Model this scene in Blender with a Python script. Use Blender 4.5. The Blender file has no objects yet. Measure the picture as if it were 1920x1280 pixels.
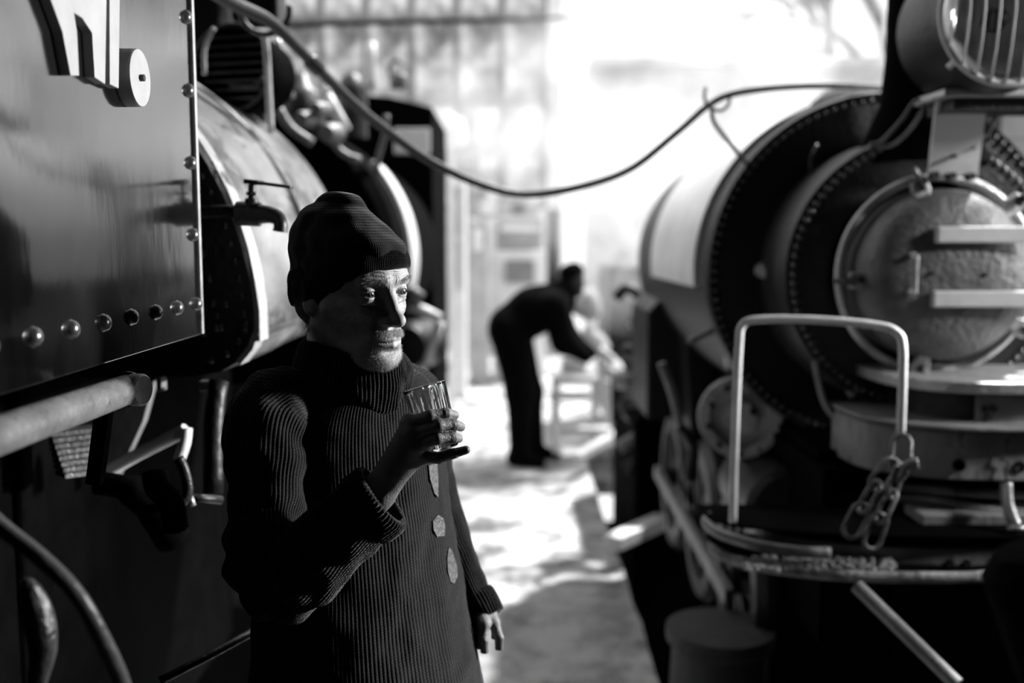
import bpy, math, random
import numpy as np
from mathutils import Vector, Matrix, noise, Quaternion
PI = math.pi
random.seed(7)
S = bpy.context.scene
COL = S.collection

# ---------------------------------------------------------------- camera, sky, lights, exposure
FP = 1920 * 35 / 36.0
CAM_Z = 1.68
PITCH = math.atan(190 / FP)
cam_d = bpy.data.cameras.new('camera'); cam = bpy.data.objects.new('camera', cam_d); COL.objects.link(cam)
cam.location = (0, 0, CAM_Z); cam.rotation_euler = (PI / 2 - PITCH, 0, 0)
cam_d.lens = 35; cam_d.sensor_width = 36; cam_d.clip_start = 0.05
cam_d.dof.use_dof = True; cam_d.dof.focus_distance = 1.47; cam_d.dof.aperture_fstop = 1.9
S.camera = cam
w = bpy.data.worlds.new('overcast_sky'); S.world = w; w.use_nodes = True
w.node_tree.nodes['Background'].inputs[0].default_value = (1, 1, 1, 1)
w.node_tree.nodes['Background'].inputs[1].default_value = 1.3
def lamp(name, kind, loc, aim, power, size=None, sizey=None, angle=None):
    d = bpy.data.lights.new(name, kind); o = bpy.data.objects.new(name, d); COL.objects.link(o)
    o.location = loc; d.energy = power
    o.rotation_euler = (Vector(aim) - Vector(loc)).to_track_quat('-Z', 'Y').to_euler()
    if size:
        d.shape = 'RECTANGLE'; d.size = size; d.size_y = sizey or size
    if angle: d.angle = angle
    return o
lamp('low_sun', 'SUN', (5.2, 11.2, 11.8), (0.0, 6.0, 0.0), 10.0, angle=math.radians(3))
sw_ = lamp('side_window_light', 'SPOT', (3.45, 2.72, 2.1), (-0.25, 1.6, 1.42), 1600); sw_.data.spot_size = math.radians(27); sw_.data.spot_blend = .5; sw_.data.shadow_soft_size = .14
sp = lamp('door_fill_spot', 'SPOT', (3.3, 1.7, 2.8), (1.6, 2.6, 1.6), 330); sp.data.spot_size = math.radians(62); sp.data.spot_blend = .6; sp.data.shadow_soft_size = .18  # added fill spot for the right locomotive's front, no real lamp hangs there
lamp('window_sky_glow', 'AREA', (3.47, 2.72, 2.06), (0, 2.3, 1.9), 38, 1.0, 1.1)
S.view_settings.view_transform = 'Standard'; S.view_settings.look = 'None'
S.view_settings.exposure = 0.0; S.view_settings.gamma = 1.0; S.view_settings.use_curve_mapping = False
S.cycles.volume_bounces = 2; S.cycles.volume_step_rate = 2.0; S.cycles.volume_max_steps = 128
S.cycles.sample_clamp_indirect = 4.0; S.cycles.caustics_refractive = False; S.cycles.caustics_reflective = False

# ---------------------------------------------------------------- helpers
def P(px, py, Y):
    """point of the world where the line of sight through photo point (px, py) is Y metres into the shed"""
    cx = (px - 960) / FP; cy = (640 - py) / FP
    k = Y / (math.cos(PITCH) + cy * math.sin(PITCH))
    return Vector((cx * k, Y, CAM_Z + (cy * math.cos(PITCH) - math.sin(PITCH)) * k))
def M_(name, c, rough=.6, metal=0, var=.3, scale=8, bump=.0, bscale=40, spec=.5, stretch=(1, 1, 1), coat=0, rvar=0, worn=None, detail=4):
    m = bpy.data.materials.new(name); m.use_nodes = True; nt = m.node_tree; N = nt.nodes; L = nt.links
    b = N['Principled BSDF']; b.inputs['Metallic'].default_value = metal; b.inputs['Roughness'].default_value = rough
    b.inputs['Specular IOR Level'].default_value = spec; b.inputs['Coat Weight'].default_value = coat
    b.inputs['Coat Roughness'].default_value = .08
    tc = N.new('ShaderNodeTexCoord'); mp = N.new('ShaderNodeMapping'); mp.inputs['Scale'].default_value = stretch
    L.new(tc.outputs['Object'], mp.inputs[0])
    n = N.new('ShaderNodeTexNoise'); n.inputs['Scale'].default_value = scale; n.inputs['Detail'].default_value = detail; n.inputs['Roughness'].default_value = .62
    L.new(mp.outputs[0], n.inputs['Vector'])
    r = N.new('ShaderNodeValToRGB'); e = r.color_ramp.elements
    lo = c * (1 - var); hi = c * (1 + var)
    e[0].position = .3; e[0].color = (lo, lo, lo, 1); e[1].position = .7; e[1].color = (hi, hi, hi, 1)
    L.new(n.outputs['Fac'], r.inputs[0]); out = r.outputs[0]
    if worn:   # (colour, threshold, noise scale): patches where the coat has gone
        n2 = N.new('ShaderNodeTexNoise'); n2.inputs['Scale'].default_value = worn[2]; n2.inputs['Detail'].default_value = 8; n2.inputs['Roughness'].default_value = .7
        L.new(mp.outputs[0], n2.inputs['Vector'])
        r2 = N.new('ShaderNodeValToRGB'); r2.color_ramp.elements[0].position = worn[1]; r2.color_ramp.elements[1].position = worn[1] + .06
        L.new(n2.outputs['Fac'], r2.inputs[0])
        mx = N.new('ShaderNodeMix'); mx.data_type = 'RGBA'; L.new(r2.outputs[0], mx.inputs[0]); L.new(out, mx.inputs[6])
        mx.inputs[7].default_value = (worn[0],) * 3 + (1,); out = mx.outputs[2]
    L.new(out, b.inputs['Base Color'])
    if rvar:
        mr = N.new('ShaderNodeMapRange'); mr.inputs[1].default_value = .3; mr.inputs[2].default_value = .7
        mr.inputs[3].default_value = max(.03, rough - rvar); mr.inputs[4].default_value = rough + rvar
        L.new(n.outputs['Fac'], mr.inputs[0]); L.new(mr.outputs[0], b.inputs['Roughness'])
    if bump:
        n3 = N.new('ShaderNodeTexNoise'); n3.inputs['Scale'].default_value = bscale; n3.inputs['Detail'].default_value = 5
        L.new(mp.outputs[0], n3.inputs['Vector'])
        bp = N.new('ShaderNodeBump'); bp.inputs['Strength'].default_value = bump; bp.inputs['Distance'].default_value = .01
        L.new(n3.outputs['Fac'], bp.inputs['Height']); L.new(bp.outputs[0], b.inputs['Normal'])
    return m
M = {
 'black_iron': M_('black_iron', .006, .45, 0, .5, 6, .25, 60),
 'gloss_plate': M_('gloss_plate', .004, .12, 0, .6, 3, .10, 5, spec=.5, rvar=.05, stretch=(1, 1.5, .5)),
 'soot': M_('soot', .002, .9, 0, .5, 9, .4, 50, spec=0.02),
 'dark_iron': M_('dark_iron', .02, .42, .3, .5, 10, .3, 70),
 'door_iron': M_('door_iron', .14, .55, .35, .35, 12, .55, 55, worn=(.07, .6, 9)),
 'worn_steel': M_('worn_steel', .55, .38, .5, .25, 20, .3, 60, worn=(.12, .62, 14)),
 'grey_paint': M_('grey_paint', .2, .5, .1, .35, 7, .3, 50, worn=(.06, .6, 8)),
 'silver_jacket': M_('silver_jacket', .88, .34, .4, .12, 5, .2, 9),
 'pale_paint': M_('pale_paint', .7, .5, 0, .12, 8, .1, 40),
 'bright_jacket': M_('bright_jacket', .34, .27, .75, .6, 4, .5, 8, worn=(.12, .52, 6), stretch=(1, .5, 1)),
 'rivet_iron': M_('rivet_iron', .14, .28, .7, .3, 30, .1, 80),
 'rubber': M_('rubber', .03, .5, 0, .3, 14, .2, 90),
 'wood': M_('wood', .16, .7, 0, .4, 9, .5, 30, stretch=(4, .6, 4)),
 'brass_grey': M_('brass_grey', .3, .35, .7, .3, 30, .2, 60),
 'white_bar': M_('white_bar', .7, .45, 0, .15, 12, .15, 50),
}
M['gloss_plate'].node_tree.nodes['Principled BSDF'].inputs['IOR'].default_value = 2.9
class Mb:
    def __init__(s): s.v = []; s.f = []
    def add(s, v, f):
        k = len(s.v); s.v.extend([tuple(x) for x in v]); s.f.extend([tuple(i + k for i in q) for q in f]); return s
    def box(s, c, d, R=None):
        c = Vector(c); v = []
        for x in (-.5, .5):
            for y in (-.5, .5):
                for z in (-.5, .5):
                    p = Vector((x * d[0], y * d[1], z * d[2]))
                    if R is not None: p = R @ p
                    v.append(c + p)
        return s.add(v, [(0, 1, 3, 2), (4, 6, 7, 5), (0, 4, 5, 1), (2, 3, 7, 6), (0, 2, 6, 4), (1, 5, 7, 3)])
    def bar(s, a, b, wd, ht, up=(0, 0, 1)):
        a = Vector(a); b = Vector(b); d = b - a; q = d.normalized(); sd = q.cross(Vector(up)).normalized(); u = sd.cross(q)
        v = [a + sd * x * wd / 2 + u * y * ht / 2 + d * t for t in (0, 1) for x, y in ((-1, -1), (1, -1), (1, 1), (-1, 1))]
        return s.add(v, [(0, 1, 2, 3), (7, 6, 5, 4), (0, 4, 5, 1), (1, 5, 6, 2), (2, 6, 7, 3), (3, 7, 4, 0)])
    def tube(s, pts, r, n=10, flat=1.0):
        pts = [Vector(p) for p in pts]; m = len(pts)
        if not isinstance(r, (list, tuple)): r = [r] * m
        t0 = (pts[1] - pts[0]).normalized(); a = Vector((0, 0, 1)) if abs(t0.z) < .9 else Vector((0, 1, 0))
        u = t0.cross(a).normalized(); v = []; f = []; closed = False
        for i in range(m):
            t = (pts[min(i + 1, m - 1)] - pts[max(i - 1, 0)]).normalized()
            u = (u - t * u.dot(t)).normalized(); w_ = t.cross(u)
            for k in range(n):
                an = 2 * PI * k / n; v.append(pts[i] + (u * math.cos(an) + w_ * math.sin(an) * flat) * r[i])
        for i in range(m - 1):
            for k in range(n):
                f.append((i * n + k, i * n + (k + 1) % n, (i + 1) * n + (k + 1) % n, (i + 1) * n + k))
        f.append(tuple(reversed(range(n)))); f.append(tuple(range((m - 1) * n, m * n)))
        return s.add(v, f)
    def ring(s, c, axis, R, r, n=40, k=8, a0=0, a1=2 * PI, ref=None):
        ax = Vector(axis).normalized(); u = frame(ax, ref)[0]; w_ = ax.cross(u); c = Vector(c)
        full = abs(a1 - a0 - 2 * PI) < 1e-6; v = []; f = []
        for i in range(n if full else n + 1):
            an = a0 + (a1 - a0) * i / n; d = u * math.cos(an) + w_ * math.sin(an)
            for j in range(k):
                b = 2 * PI * j / k; v.append(c + d * (R + r * math.cos(b)) + ax * r * math.sin(b))
        for i in range(n):
            i2 = (i + 1) % n if full else i + 1
            for j in range(k): f.append((i * k + j, i2 * k + j, i2 * k + (j + 1) % k, i * k + (j + 1) % k))
        if not full: f.append(tuple(range(k))); f.append(tuple(reversed(range(n * k, n * k + k))))
        return s.add(v, f)
    def lathe(s, prof, c, axis, n=32, a0=0, a1=2 * PI, ref=None):
        ax = Vector(axis).normalized(); u = frame(ax, ref)[0]; w_ = ax.cross(u); c = Vector(c); m = len(prof); v = []; f = []
        full = abs(a1 - a0 - 2 * PI) < 1e-6; cnt = n if full else n + 1
        for i in range(cnt):
            an = a0 + (a1 - a0) * i / n; d = u * math.cos(an) + w_ * math.sin(an)
            for r, h in prof: v.append(c + d * r + ax * h)
        for i in range(n):
            i2 = (i + 1) % n if full else i + 1
            for j in range(m - 1): f.append((i * m + j, i2 * m + j, i2 * m + j + 1, i * m + j + 1))
        return s.add(v, f)
    def prism(s, poly, o, U, V, dvec):
        o = Vector(o); U = Vector(U); V = Vector(V); dvec = Vector(dvec); n = len(poly)
        v = [o + U * a + V * b for a, b in poly] + [o + U * a + V * b + dvec for a, b in poly]
        f = [tuple(range(n)), tuple(reversed(range(n, 2 * n)))] + [(i, i + n, (i + 1) % n + n, (i + 1) % n) for i in range(n)]
        return s.add(v, f)
def frame(ax, ref=None):
    a = Vector(ref) if ref else (Vector((0, 0, 1)) if abs(ax.z) < .9 else Vector((1, 0, 0)))
    u = (a - ax * a.dot(ax)).normalized(); return u, ax.cross(u)
ORG = {}
def put(name, mesh, parent, org, loc=None):
    o = bpy.data.objects.new(name, mesh); COL.objects.link(o)
    if parent is not None:
        o.parent = parent
    base = ORG.get(parent.name, Vector()) if parent is not None else Vector()
    o.location = org - base; ORG[o.name] = org; return o
def build(name, mb, mat, parent=None, smooth=False, bevel=0, label=None, auto=None, org=None):
    if org is None:
        if parent is not None: org = ORG[parent.name]
        else:
            n = len(mb.v); xs = [v[0] for v in mb.v]; ys = [v[1] for v in mb.v]; zs = [v[2] for v in mb.v]
            org = Vector(((min(xs) + max(xs)) / 2, (min(ys) + max(ys)) / 2, min(zs)))
    me = bpy.data.meshes.new(name); me.from_pydata([(v[0] - org[0], v[1] - org[1], v[2] - org[2]) for v in mb.v], [], mb.f)
    me.materials.append(M[mat] if isinstance(mat, str) else mat)
    import bmesh
    b = bmesh.new(); b.from_mesh(me); bmesh.ops.recalc_face_normals(b, faces=b.faces); b.to_mesh(me); b.free()
    if smooth: me.polygons.foreach_set('use_smooth', [True] * len(me.polygons))
    o = put(name, me, parent, org)
    if auto: me.set_sharp_from_angle(angle=math.radians(auto))
    if bevel:
        m = o.modifiers.new('bevel', 'BEVEL'); m.width = bevel; m.segments = 2; m.limit_method = 'ANGLE'
    if label: o['label'] = label
    return o
def root(name, loc, label, cat, group=None):
    o = bpy.data.objects.new(name, None); COL.objects.link(o); o.location = loc; ORG[o.name] = Vector(loc)
    o.empty_display_size = .1; return tag(o, label, cat, group)
def tag(o, label, cat, group=None):
    o['label'] = label; o['category'] = cat
    if group: o['group'] = group
    return o
def struct(o): o['kind'] = 'structure'; return o
def spline(pts, k=6):
    pts = [Vector(p) for p in pts]; out = []
    for i in range(len(pts) - 1):
        p0 = pts[max(i - 1, 0)]; p1 = pts[i]; p2 = pts[i + 1]; p3 = pts[min(i + 2, len(pts) - 1)]
        for j in range(k):
            t = j / k
            out.append(.5 * ((2 * p1) + (p2 - p0) * t + (2 * p0 - 5 * p1 + 4 * p2 - p3) * t * t + (3 * p1 - p0 - 3 * p2 + p3) * t ** 3))
    out.append(pts[-1]); return out
def dome_mesh(name, r, h, mat, n=12):
    mb = Mb(); prof = [(r * 1.12, 0), (r, h * .25), (r * .9, h * .6), (r * .6, h * .9), (0.0005, h)]
    mb.lathe(prof, (0, 0, 0), (0, 0, 1), n)
    me = bpy.data.meshes.new(name); me.from_pydata(mb.v, [], mb.f); me.materials.append(M[mat])
    me.polygons.foreach_set('use_smooth', [True] * len(me.polygons)); return me
def studs(name, mesh, parent, pts, nrm):
    for i, p in enumerate(pts):
        nn = Vector(nrm[i] if isinstance(nrm, list) else nrm)
        o = put(name, mesh, parent, Vector(p)); o.rotation_euler = nn.to_track_quat('Z', 'Y').to_euler()
M['pale_reflector'] = M_('lamp_reflector', .62, .5, .2, .5, 5)  # pale matt colour stands in for the bright outdoors reflected in the lens
M['beam_paint'] = M_('beam_paint', .30, .5, .1, .45, 6, .3, 40, worn=(.07, .57, 10), stretch=(1.5, 1, .6))
M['rust_plate'] = M_('rusty_plate', .2, .6, .1, .6, 18, .8, 60)
M['chain_iron'] = M_('chain_iron', .14, .5, .4, .4, 30, .4, 120)
M['post_paint'] = M_('post_paint', .03, .7, 0, .5, 6, .5, 30)
M['jacket_white'] = M_('bracket_white', .85, .45, 0, .08, 8)
gl = bpy.data.materials.new('clear_glass'); gl.use_nodes = True; b = gl.node_tree.nodes['Principled BSDF']
b.inputs['Transmission Weight'].default_value = 1; b.inputs['Roughness'].default_value = .01; b.inputs['IOR'].default_value = 1.5; b.inputs['Base Color'].default_value = (.97, .97, .97, 1)
M['glass'] = gl
M['cover_paint'] = M_('cover_paint', .4, .55, 0, .3, 12, .3, 50)
M['pale_letter'] = M_('pale_letter_paint', .34, .5, 0, .15, 10, .15, 40)
M['rail_paint'] = M_('worn_rail_paint', .12, .5, .1, .35, 22, .4, 60, worn=(.05, .62, 30))
M['near_hose'] = M_('grey_hose', .10, .35, 0, .3, 14, .2, 90)
M['blob_iron'] = M_('shiny_dark_iron', .08, .3, .6, .5, 40, .5, 90)
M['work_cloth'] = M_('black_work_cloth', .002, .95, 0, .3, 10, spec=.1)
M['backlit_skin'] = M_('shaded_skin', .04, .7, 0, .2, 20)  # skin darkened: the worker's backlit shade is put into the colour
M['white_wall'] = M_('whitewash', .8, .8, 0, .1, 3)
M['mid_grey'] = M_('mid_grey_paint', .36, .6, 0, .3, 3)
M['bark'] = M_('bark', .18, .9, 0, .3, 10)
M['leaf'] = M_('leaf', .25, .7, 0, .3, 5)

def thin_glass():
    m = bpy.data.materials.new('lamp_glass'); m.use_nodes = True; nt = m.node_tree; N = nt.nodes; L = nt.links; N.remove(N['Principled BSDF'])
    t = N.new('ShaderNodeBsdfTransparent'); g = N.new('ShaderNodeBsdfGlossy'); g.inputs['Roughness'].default_value = .05; mx = N.new('ShaderNodeMixShader'); mx.inputs[0].default_value = .1; L.new(t.outputs[0], mx.inputs[1]); L.new(g.outputs[0], mx.inputs[2]); L.new(mx.outputs[0], N['Material Output'].inputs[0]); return m
M['lamp_glass'] = thin_glass()
# ================================================================ the shed and the yard behind it
def floor_mat():
    m = bpy.data.materials.new('oily_concrete'); m.use_nodes = True; nt = m.node_tree; N = nt.nodes; L = nt.links; b = N['Principled BSDF']
    tc = N.new('ShaderNodeTexCoord'); n = N.new('ShaderNodeTexNoise'); n.inputs['Scale'].default_value = 3.4; n.inputs['Detail'].default_value = 10; n.inputs['Roughness'].default_value = .74
    L.new(tc.outputs['Object'], n.inputs['Vector'])
    r = N.new('ShaderNodeValToRGB'); e = r.color_ramp.elements; e[0].position = .40; e[0].color = (.10, .10, .10, 1); e[1].position = .56; e[1].color = (.55, .55, .55, 1)
    L.new(n.outputs['Fac'], r.inputs[0]); L.new(r.outputs[0], b.inputs['Base Color'])
    r2 = N.new('ShaderNodeMapRange'); r2.inputs[1].default_value = .35; r2.inputs[2].default_value = .6; r2.inputs[3].default_value = .28; r2.inputs[4].default_value = .7
    L.new(n.outputs['Fac'], r2.inputs[0]); L.new(r2.outputs[0], b.inputs['Roughness'])
    n2 = N.new('ShaderNodeTexNoise'); n2.inputs['Scale'].default_value = 22; n2.inputs['Detail'].default_value = 6; L.new(tc.outputs['Object'], n2.inputs['Vector'])
    bp = N.new('ShaderNodeBump'); bp.inputs['Strength'].default_value = .5; bp.inputs['Distance'].default_value = .012; L.new(n2.outputs['Fac'], bp.inputs['Height']); L.new(bp.outputs[0], b.inputs['Normal'])
    return m
M['concrete'] = floor_mat()
M['dark_wall'] = M_('sooty_plaster', .012, .9, 0, .4, 2, .3, 20)
M['pale_wall'] = M_('pale_dusty_wall', .66, .9, 0, .35, 1.1, .2, 12)
def pane_mat():
    m = bpy.data.materials.new('dirty_window_glass'); m.use_nodes = True; nt = m.node_tree; N = nt.nodes; L = nt.links; N.remove(N['Principled BSDF'])
    tc = N.new('ShaderNodeTexCoord'); n = N.new('ShaderNodeTexNoise'); n.inputs['Scale'].default_value = 1.6; n.inputs['Detail'].default_value = 8; n.inputs['Roughness'].default_value = .7; L.new(tc.outputs['Object'], n.inputs['Vector'])
    r = N.new('ShaderNodeValToRGB'); e = r.color_ramp.elements; e[0].position = .33; e[0].color = (.2, .2, .2, 1); e[1].position = .62; e[1].color = (.8, .8, .8, 1); L.new(n.outputs['Fac'], r.inputs[0])
    t = N.new('ShaderNodeBsdfTranslucent'); g = N.new('ShaderNodeBsdfDiffuse'); t2 = N.new('ShaderNodeBsdfTransparent'); L.new(r.outputs[0], t.inputs[0]); L.new(r.outputs[0], g.inputs[0]); L.new(r.outputs[0], t2.inputs[0])
    mx = N.new('ShaderNodeMixShader'); mx.inputs[0].default_value = .25; L.new(t.outputs[0], mx.inputs[1]); L.new(g.outputs[0], mx.inputs[2])
    m2 = N.new('ShaderNodeMixShader'); m2.inputs[0].default_value = .45; L.new(mx.outputs[0], m2.inputs[1]); L.new(t2.outputs[0], m2.inputs[2])
    L.new(m2.outputs[0], N['Material Output'].inputs[0]); return m
M['pane'] = pane_mat()
WX = .57
# floor: walkway between the pits, the pit bottoms, the yard
mb = Mb(); edge = [(WX + random.uniform(-.012, .006), y_ * .25) for y_ in range(-10, 33)]
poly = [(-.95, -2.5)] + edge + [(WX, 8.0), (-.95, 8.0)]
mb.prism(poly, (0, 0, -.9), (1, 0, 0), (0, 1, 0), (0, 0, .9)); struct(build('floor', mb, 'concrete', org=Vector((0, 0, 0))))
mb = Mb(); mb.box((0, 3, -.95), (16, 12, .1)); struct(build('floor', mb, 'soot', org=Vector((0, 0, 0))))
mb = Mb(); mb.box((0, 22, -.2), (40, 28, .4)); struct(build('floor', mb, 'concrete', org=Vector((0, 0, 0))))
RY = 3.25; RZ = 4.4
mb = Mb(); mb.box((.2, RY / 2 - 1.5, RZ + .1), (8.4, RY + 3, .2)); struct(build('ceiling', mb, 'dark_wall', org=Vector((0, 0, 0))))
mb = Mb(); mb.box((-4.0, RY / 2 - 1.5, 1.75), (.2, RY + 3, 5.3)); struct(build('wall_left', mb, 'dark_wall', org=Vector((0, 0, 0))))
mb = Mb(); mb.box((.2, -3.0, 1.75), (8.4, .2, 5.3)); struct(build('wall_back', mb, 'dark_wall', org=Vector((0, 0, 0))))
mb = Mb()                                                   # right wall with a window opening
mb.box((3.6, -.4, 1.75), (.2, 5.2, 5.3)); mb.box((3.6, 4.0, 1.75), (.2, 1.5, 5.3)); mb.box((3.6, 2.72, .23), (.2, 1.1, 2.26)); mb.box((3.6, 2.72, 3.6), (.2, 1.1, 1.7))
struct(build('wall_right', mb, 'dark_wall', org=Vector((0, 0, 0))))
mb = Mb()
for z_ in (1.4, 2.72): mb.box((3.6, 2.72, z_), (.1, 1.06, .06))
for y_ in (2.22, 3.22): mb.box((3.6, y_, 2.06), (.1, .06, 1.32))
struct(build('window_1', mb, 'grey_paint', org=Vector((3.6, 2.3, 1.4))))
mb = Mb(); mb.box((-4.0, 10.8, 3.5), (.2, 12.6, 7.0)); struct(build('wall_left', mb, 'pale_wall', org=Vector((0, 0, 0))))  # added wall beyond the shed, blocks sky light from the left
mb = Mb(); mb.box((1.7, 1.62, RZ / 2 - .45), (.3, .5, RZ + .9)); struct(build('shade_screen_1', mb, 'dark_wall', org=Vector((1.7, 1.6, -.9))))  # added unseen pier, keeps the side spot off the left machinery
mb = Mb(); mb.box((2.9, 5.5, -.18), (1.5, .16, 1.44)); struct(build('shade_screen_2', mb, 'soot', org=Vector((2.9, 5.5, -.9))))  # added black sheet, hides sunlit pit floor where shade belongs
# far wall with its tall dusty window bays
FY = 17.0
def px_x(px, Y): return P(px, 450, Y).x
xa, xb = px_x(330, FY), px_x(1052, FY)
mb = Mb(); mb.box(((xa + xb) / 2, FY + .15, 1.1), (xb - xa, .3, 2.2)); mb.box((xb - .12, FY + .15, 4.6), (.24, .3, 9.2)); mb.box(((xa + xb) / 2, FY + .15, 8.4), (xb - xa, .3, 1.6)); mb.box((xa + .12, FY + .15, 4.6), (.24, .3, 9.2))
wf = struct(build('wall_far', mb, 'pale_wall', org=Vector((0, FY, 0))))
bays = 8
for i in range(bays):
    x0 = xa + .24 + (xb - xa - .48) * i / bays; x1 = xa + .24 + (xb - xa - .48) * (i + 1) / bays
    mb = Mb(); fr = .05
    mb.box((x0 + fr / 2, FY + .1, 4.9), (fr, .1, 5.4)); mb.box((x1 - fr / 2, FY + .1, 4.9), (fr, .1, 5.4))
    for z_ in (2.22, 4.0, 5.35, 7.55): mb.box(((x0 + x1) / 2, FY + .1, z_), (x1 - x0 - 2 * fr, .09, .06))
    wn = struct(build('window_%d' % (i + 2), mb, 'grey_paint', org=Vector((x0, FY, 2.2))))
    for a, b in ((2.25, 3.97), (4.03, 5.32), (5.38, 7.52)):
        p = Mb(); p.box(((x0 + x1) / 2, FY + .1, (a + b) / 2), (x1 - x0 - 2 * fr, .012, b - a)); build('pane', p, 'pane', wn)
xc = px_x(1560, FY)
mb = Mb(); xb = px_x(1098, FY); mb.box(((xb + xc) / 2 + .8, FY + .2, 2.25), (xc - xb + 1.6, .3, 4.5)); mb.box(((xb + xc) / 2 + .8, FY - .1, 4.55), (xc - xb + 1.6, 1.1, .12)); struct(build('wall_right', mb, 'pale_wall', org=Vector((0, FY, 0))))

wl = struct(root('wall_right', (2.6, 5.75, 0), '', '')) ; del wl['label']; del wl['category']
for k in range(34):
    mb = Mb(); mb.box((3.45, 5.75 + random.uniform(-.004, .004), .15 + k * .12), (1.9, .03, .1185)); build('board', mb, 'pale_wall', wl, bevel=.004)
mb = Mb()
for x_ in (2.6, 3.5, 4.3): mb.box((x_, 5.82, 2.1), (.1, .1, 4.2))
build('batten', mb, 'grey_paint', wl)
# ================================================================ the man with the glass
def nets(F, lo, h):
    """surface of F<0 on a grid as vertices and quads"""
    s = F < 0; nx, ny, nz = F.shape
    acc = np.zeros((nx - 1, ny - 1, nz - 1, 3), np.float32); cnt = np.zeros((nx - 1, ny - 1, nz - 1), np.float32)
    def sl(a, d): return a[d[0]:nx - 1 + d[0], d[1]:ny - 1 + d[1], d[2]:nz - 1 + d[2]]
    cs = [(i, j, k) for i in (0, 1) for j in (0, 1) for k in (0, 1)]
    tot = sum(sl(s, c).astype(np.int8) for c in cs); act = (tot > 0) & (tot < 8)
    idx = np.argwhere(act); vid = -np.ones(act.shape, np.int64); vid[act] = np.arange(len(idx))
    pos = np.zeros((len(idx), 3)); n = np.zeros(len(idx))
    I, J, K = idx.T
    for a in cs:
        for ax in range(3):
            if a[ax]: continue
            b = list(a); b[ax] = 1
            fa = F[I + a[0], J + a[1], K + a[2]]; fb = F[I + b[0], J + b[1], K + b[2]]
            m = (fa < 0) != (fb < 0); t = np.where(m, fa / np.where(m, fa - fb, 1), 0)
            p = np.array(a, float)[None, :].repeat(len(idx), 0); p[:, ax] += t
            pos[m] += p[m]; n[m] += 1
    pos = (pos / n[:, None] + idx) * h + np.array(lo)
    quads = []
    for ax in range(3):
        o1, o2 = [(1, 2), (2, 0), (0, 1)][ax]
        A = np.moveaxis(s, ax, 0)[:-1]; B = np.moveaxis(s, ax, 0)[1:]
        e = np.moveaxis(A != B, 0, ax); flip = np.moveaxis(A & ~B, 0, ax)
        q = np.argwhere(e); ok = (q[:, o1] > 0) & (q[:, o2] > 0) & (q[:, o1] < act.shape[o1]) & (q[:, o2] < act.shape[o2]); q = q[ok]
        fl = flip[tuple(q.T)]
        def g(d1, d2):
            r = q.copy(); r[:, o1] -= d1; r[:, o2] -= d2; return vid[tuple(r.T)]
        f = np.stack([g(1, 1), g(0, 1), g(0, 0), g(1, 0)], 1)
        f[~fl] = f[~fl][:, ::-1]; quads.append(f)
    return pos, np.concatenate(quads)
def grid(lo, hi, h):
    ax = [np.arange(lo[i], hi[i] + h, h, dtype=np.float32) for i in range(3)]
    return np.meshgrid(*ax, indexing='ij')
def smin(a, b, k):
    h = np.maximum(k - np.abs(a - b), 0) / k; return np.minimum(a, b) - h * h * k * .25
def smax(a, b, k): return -smin(-a, -b, k)
def ell(G, c, r):
    q = [(G[i] - c[i]) / r[i] for i in range(3)]; k0 = np.sqrt(q[0] ** 2 + q[1] ** 2 + q[2] ** 2)
    return (k0 - 1) * min(r) * (1 + 0 * k0) if max(r) < 1.6 * min(r) else k0 * (k0 - 1) / np.sqrt(sum((q[i] / r[i]) ** 2 for i in range(3)) + 1e-12)
def cap(G, a, b, ra, rb=None):
    rb = ra if rb is None else rb; d = [b[i] - a[i] for i in range(3)]; L2 = sum(x * x for x in d)
    t = np.clip(sum((G[i] - a[i]) * d[i] for i in range(3)) / L2, 0, 1)
    return np.sqrt(sum((G[i] - a[i] - d[i] * t) ** 2 for i in range(3))) - (ra + (rb - ra) * t)
def gauss(G, c, r): return np.exp(-sum(((G[i] - c[i]) / r[i]) ** 2 for i in range(3)))

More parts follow.
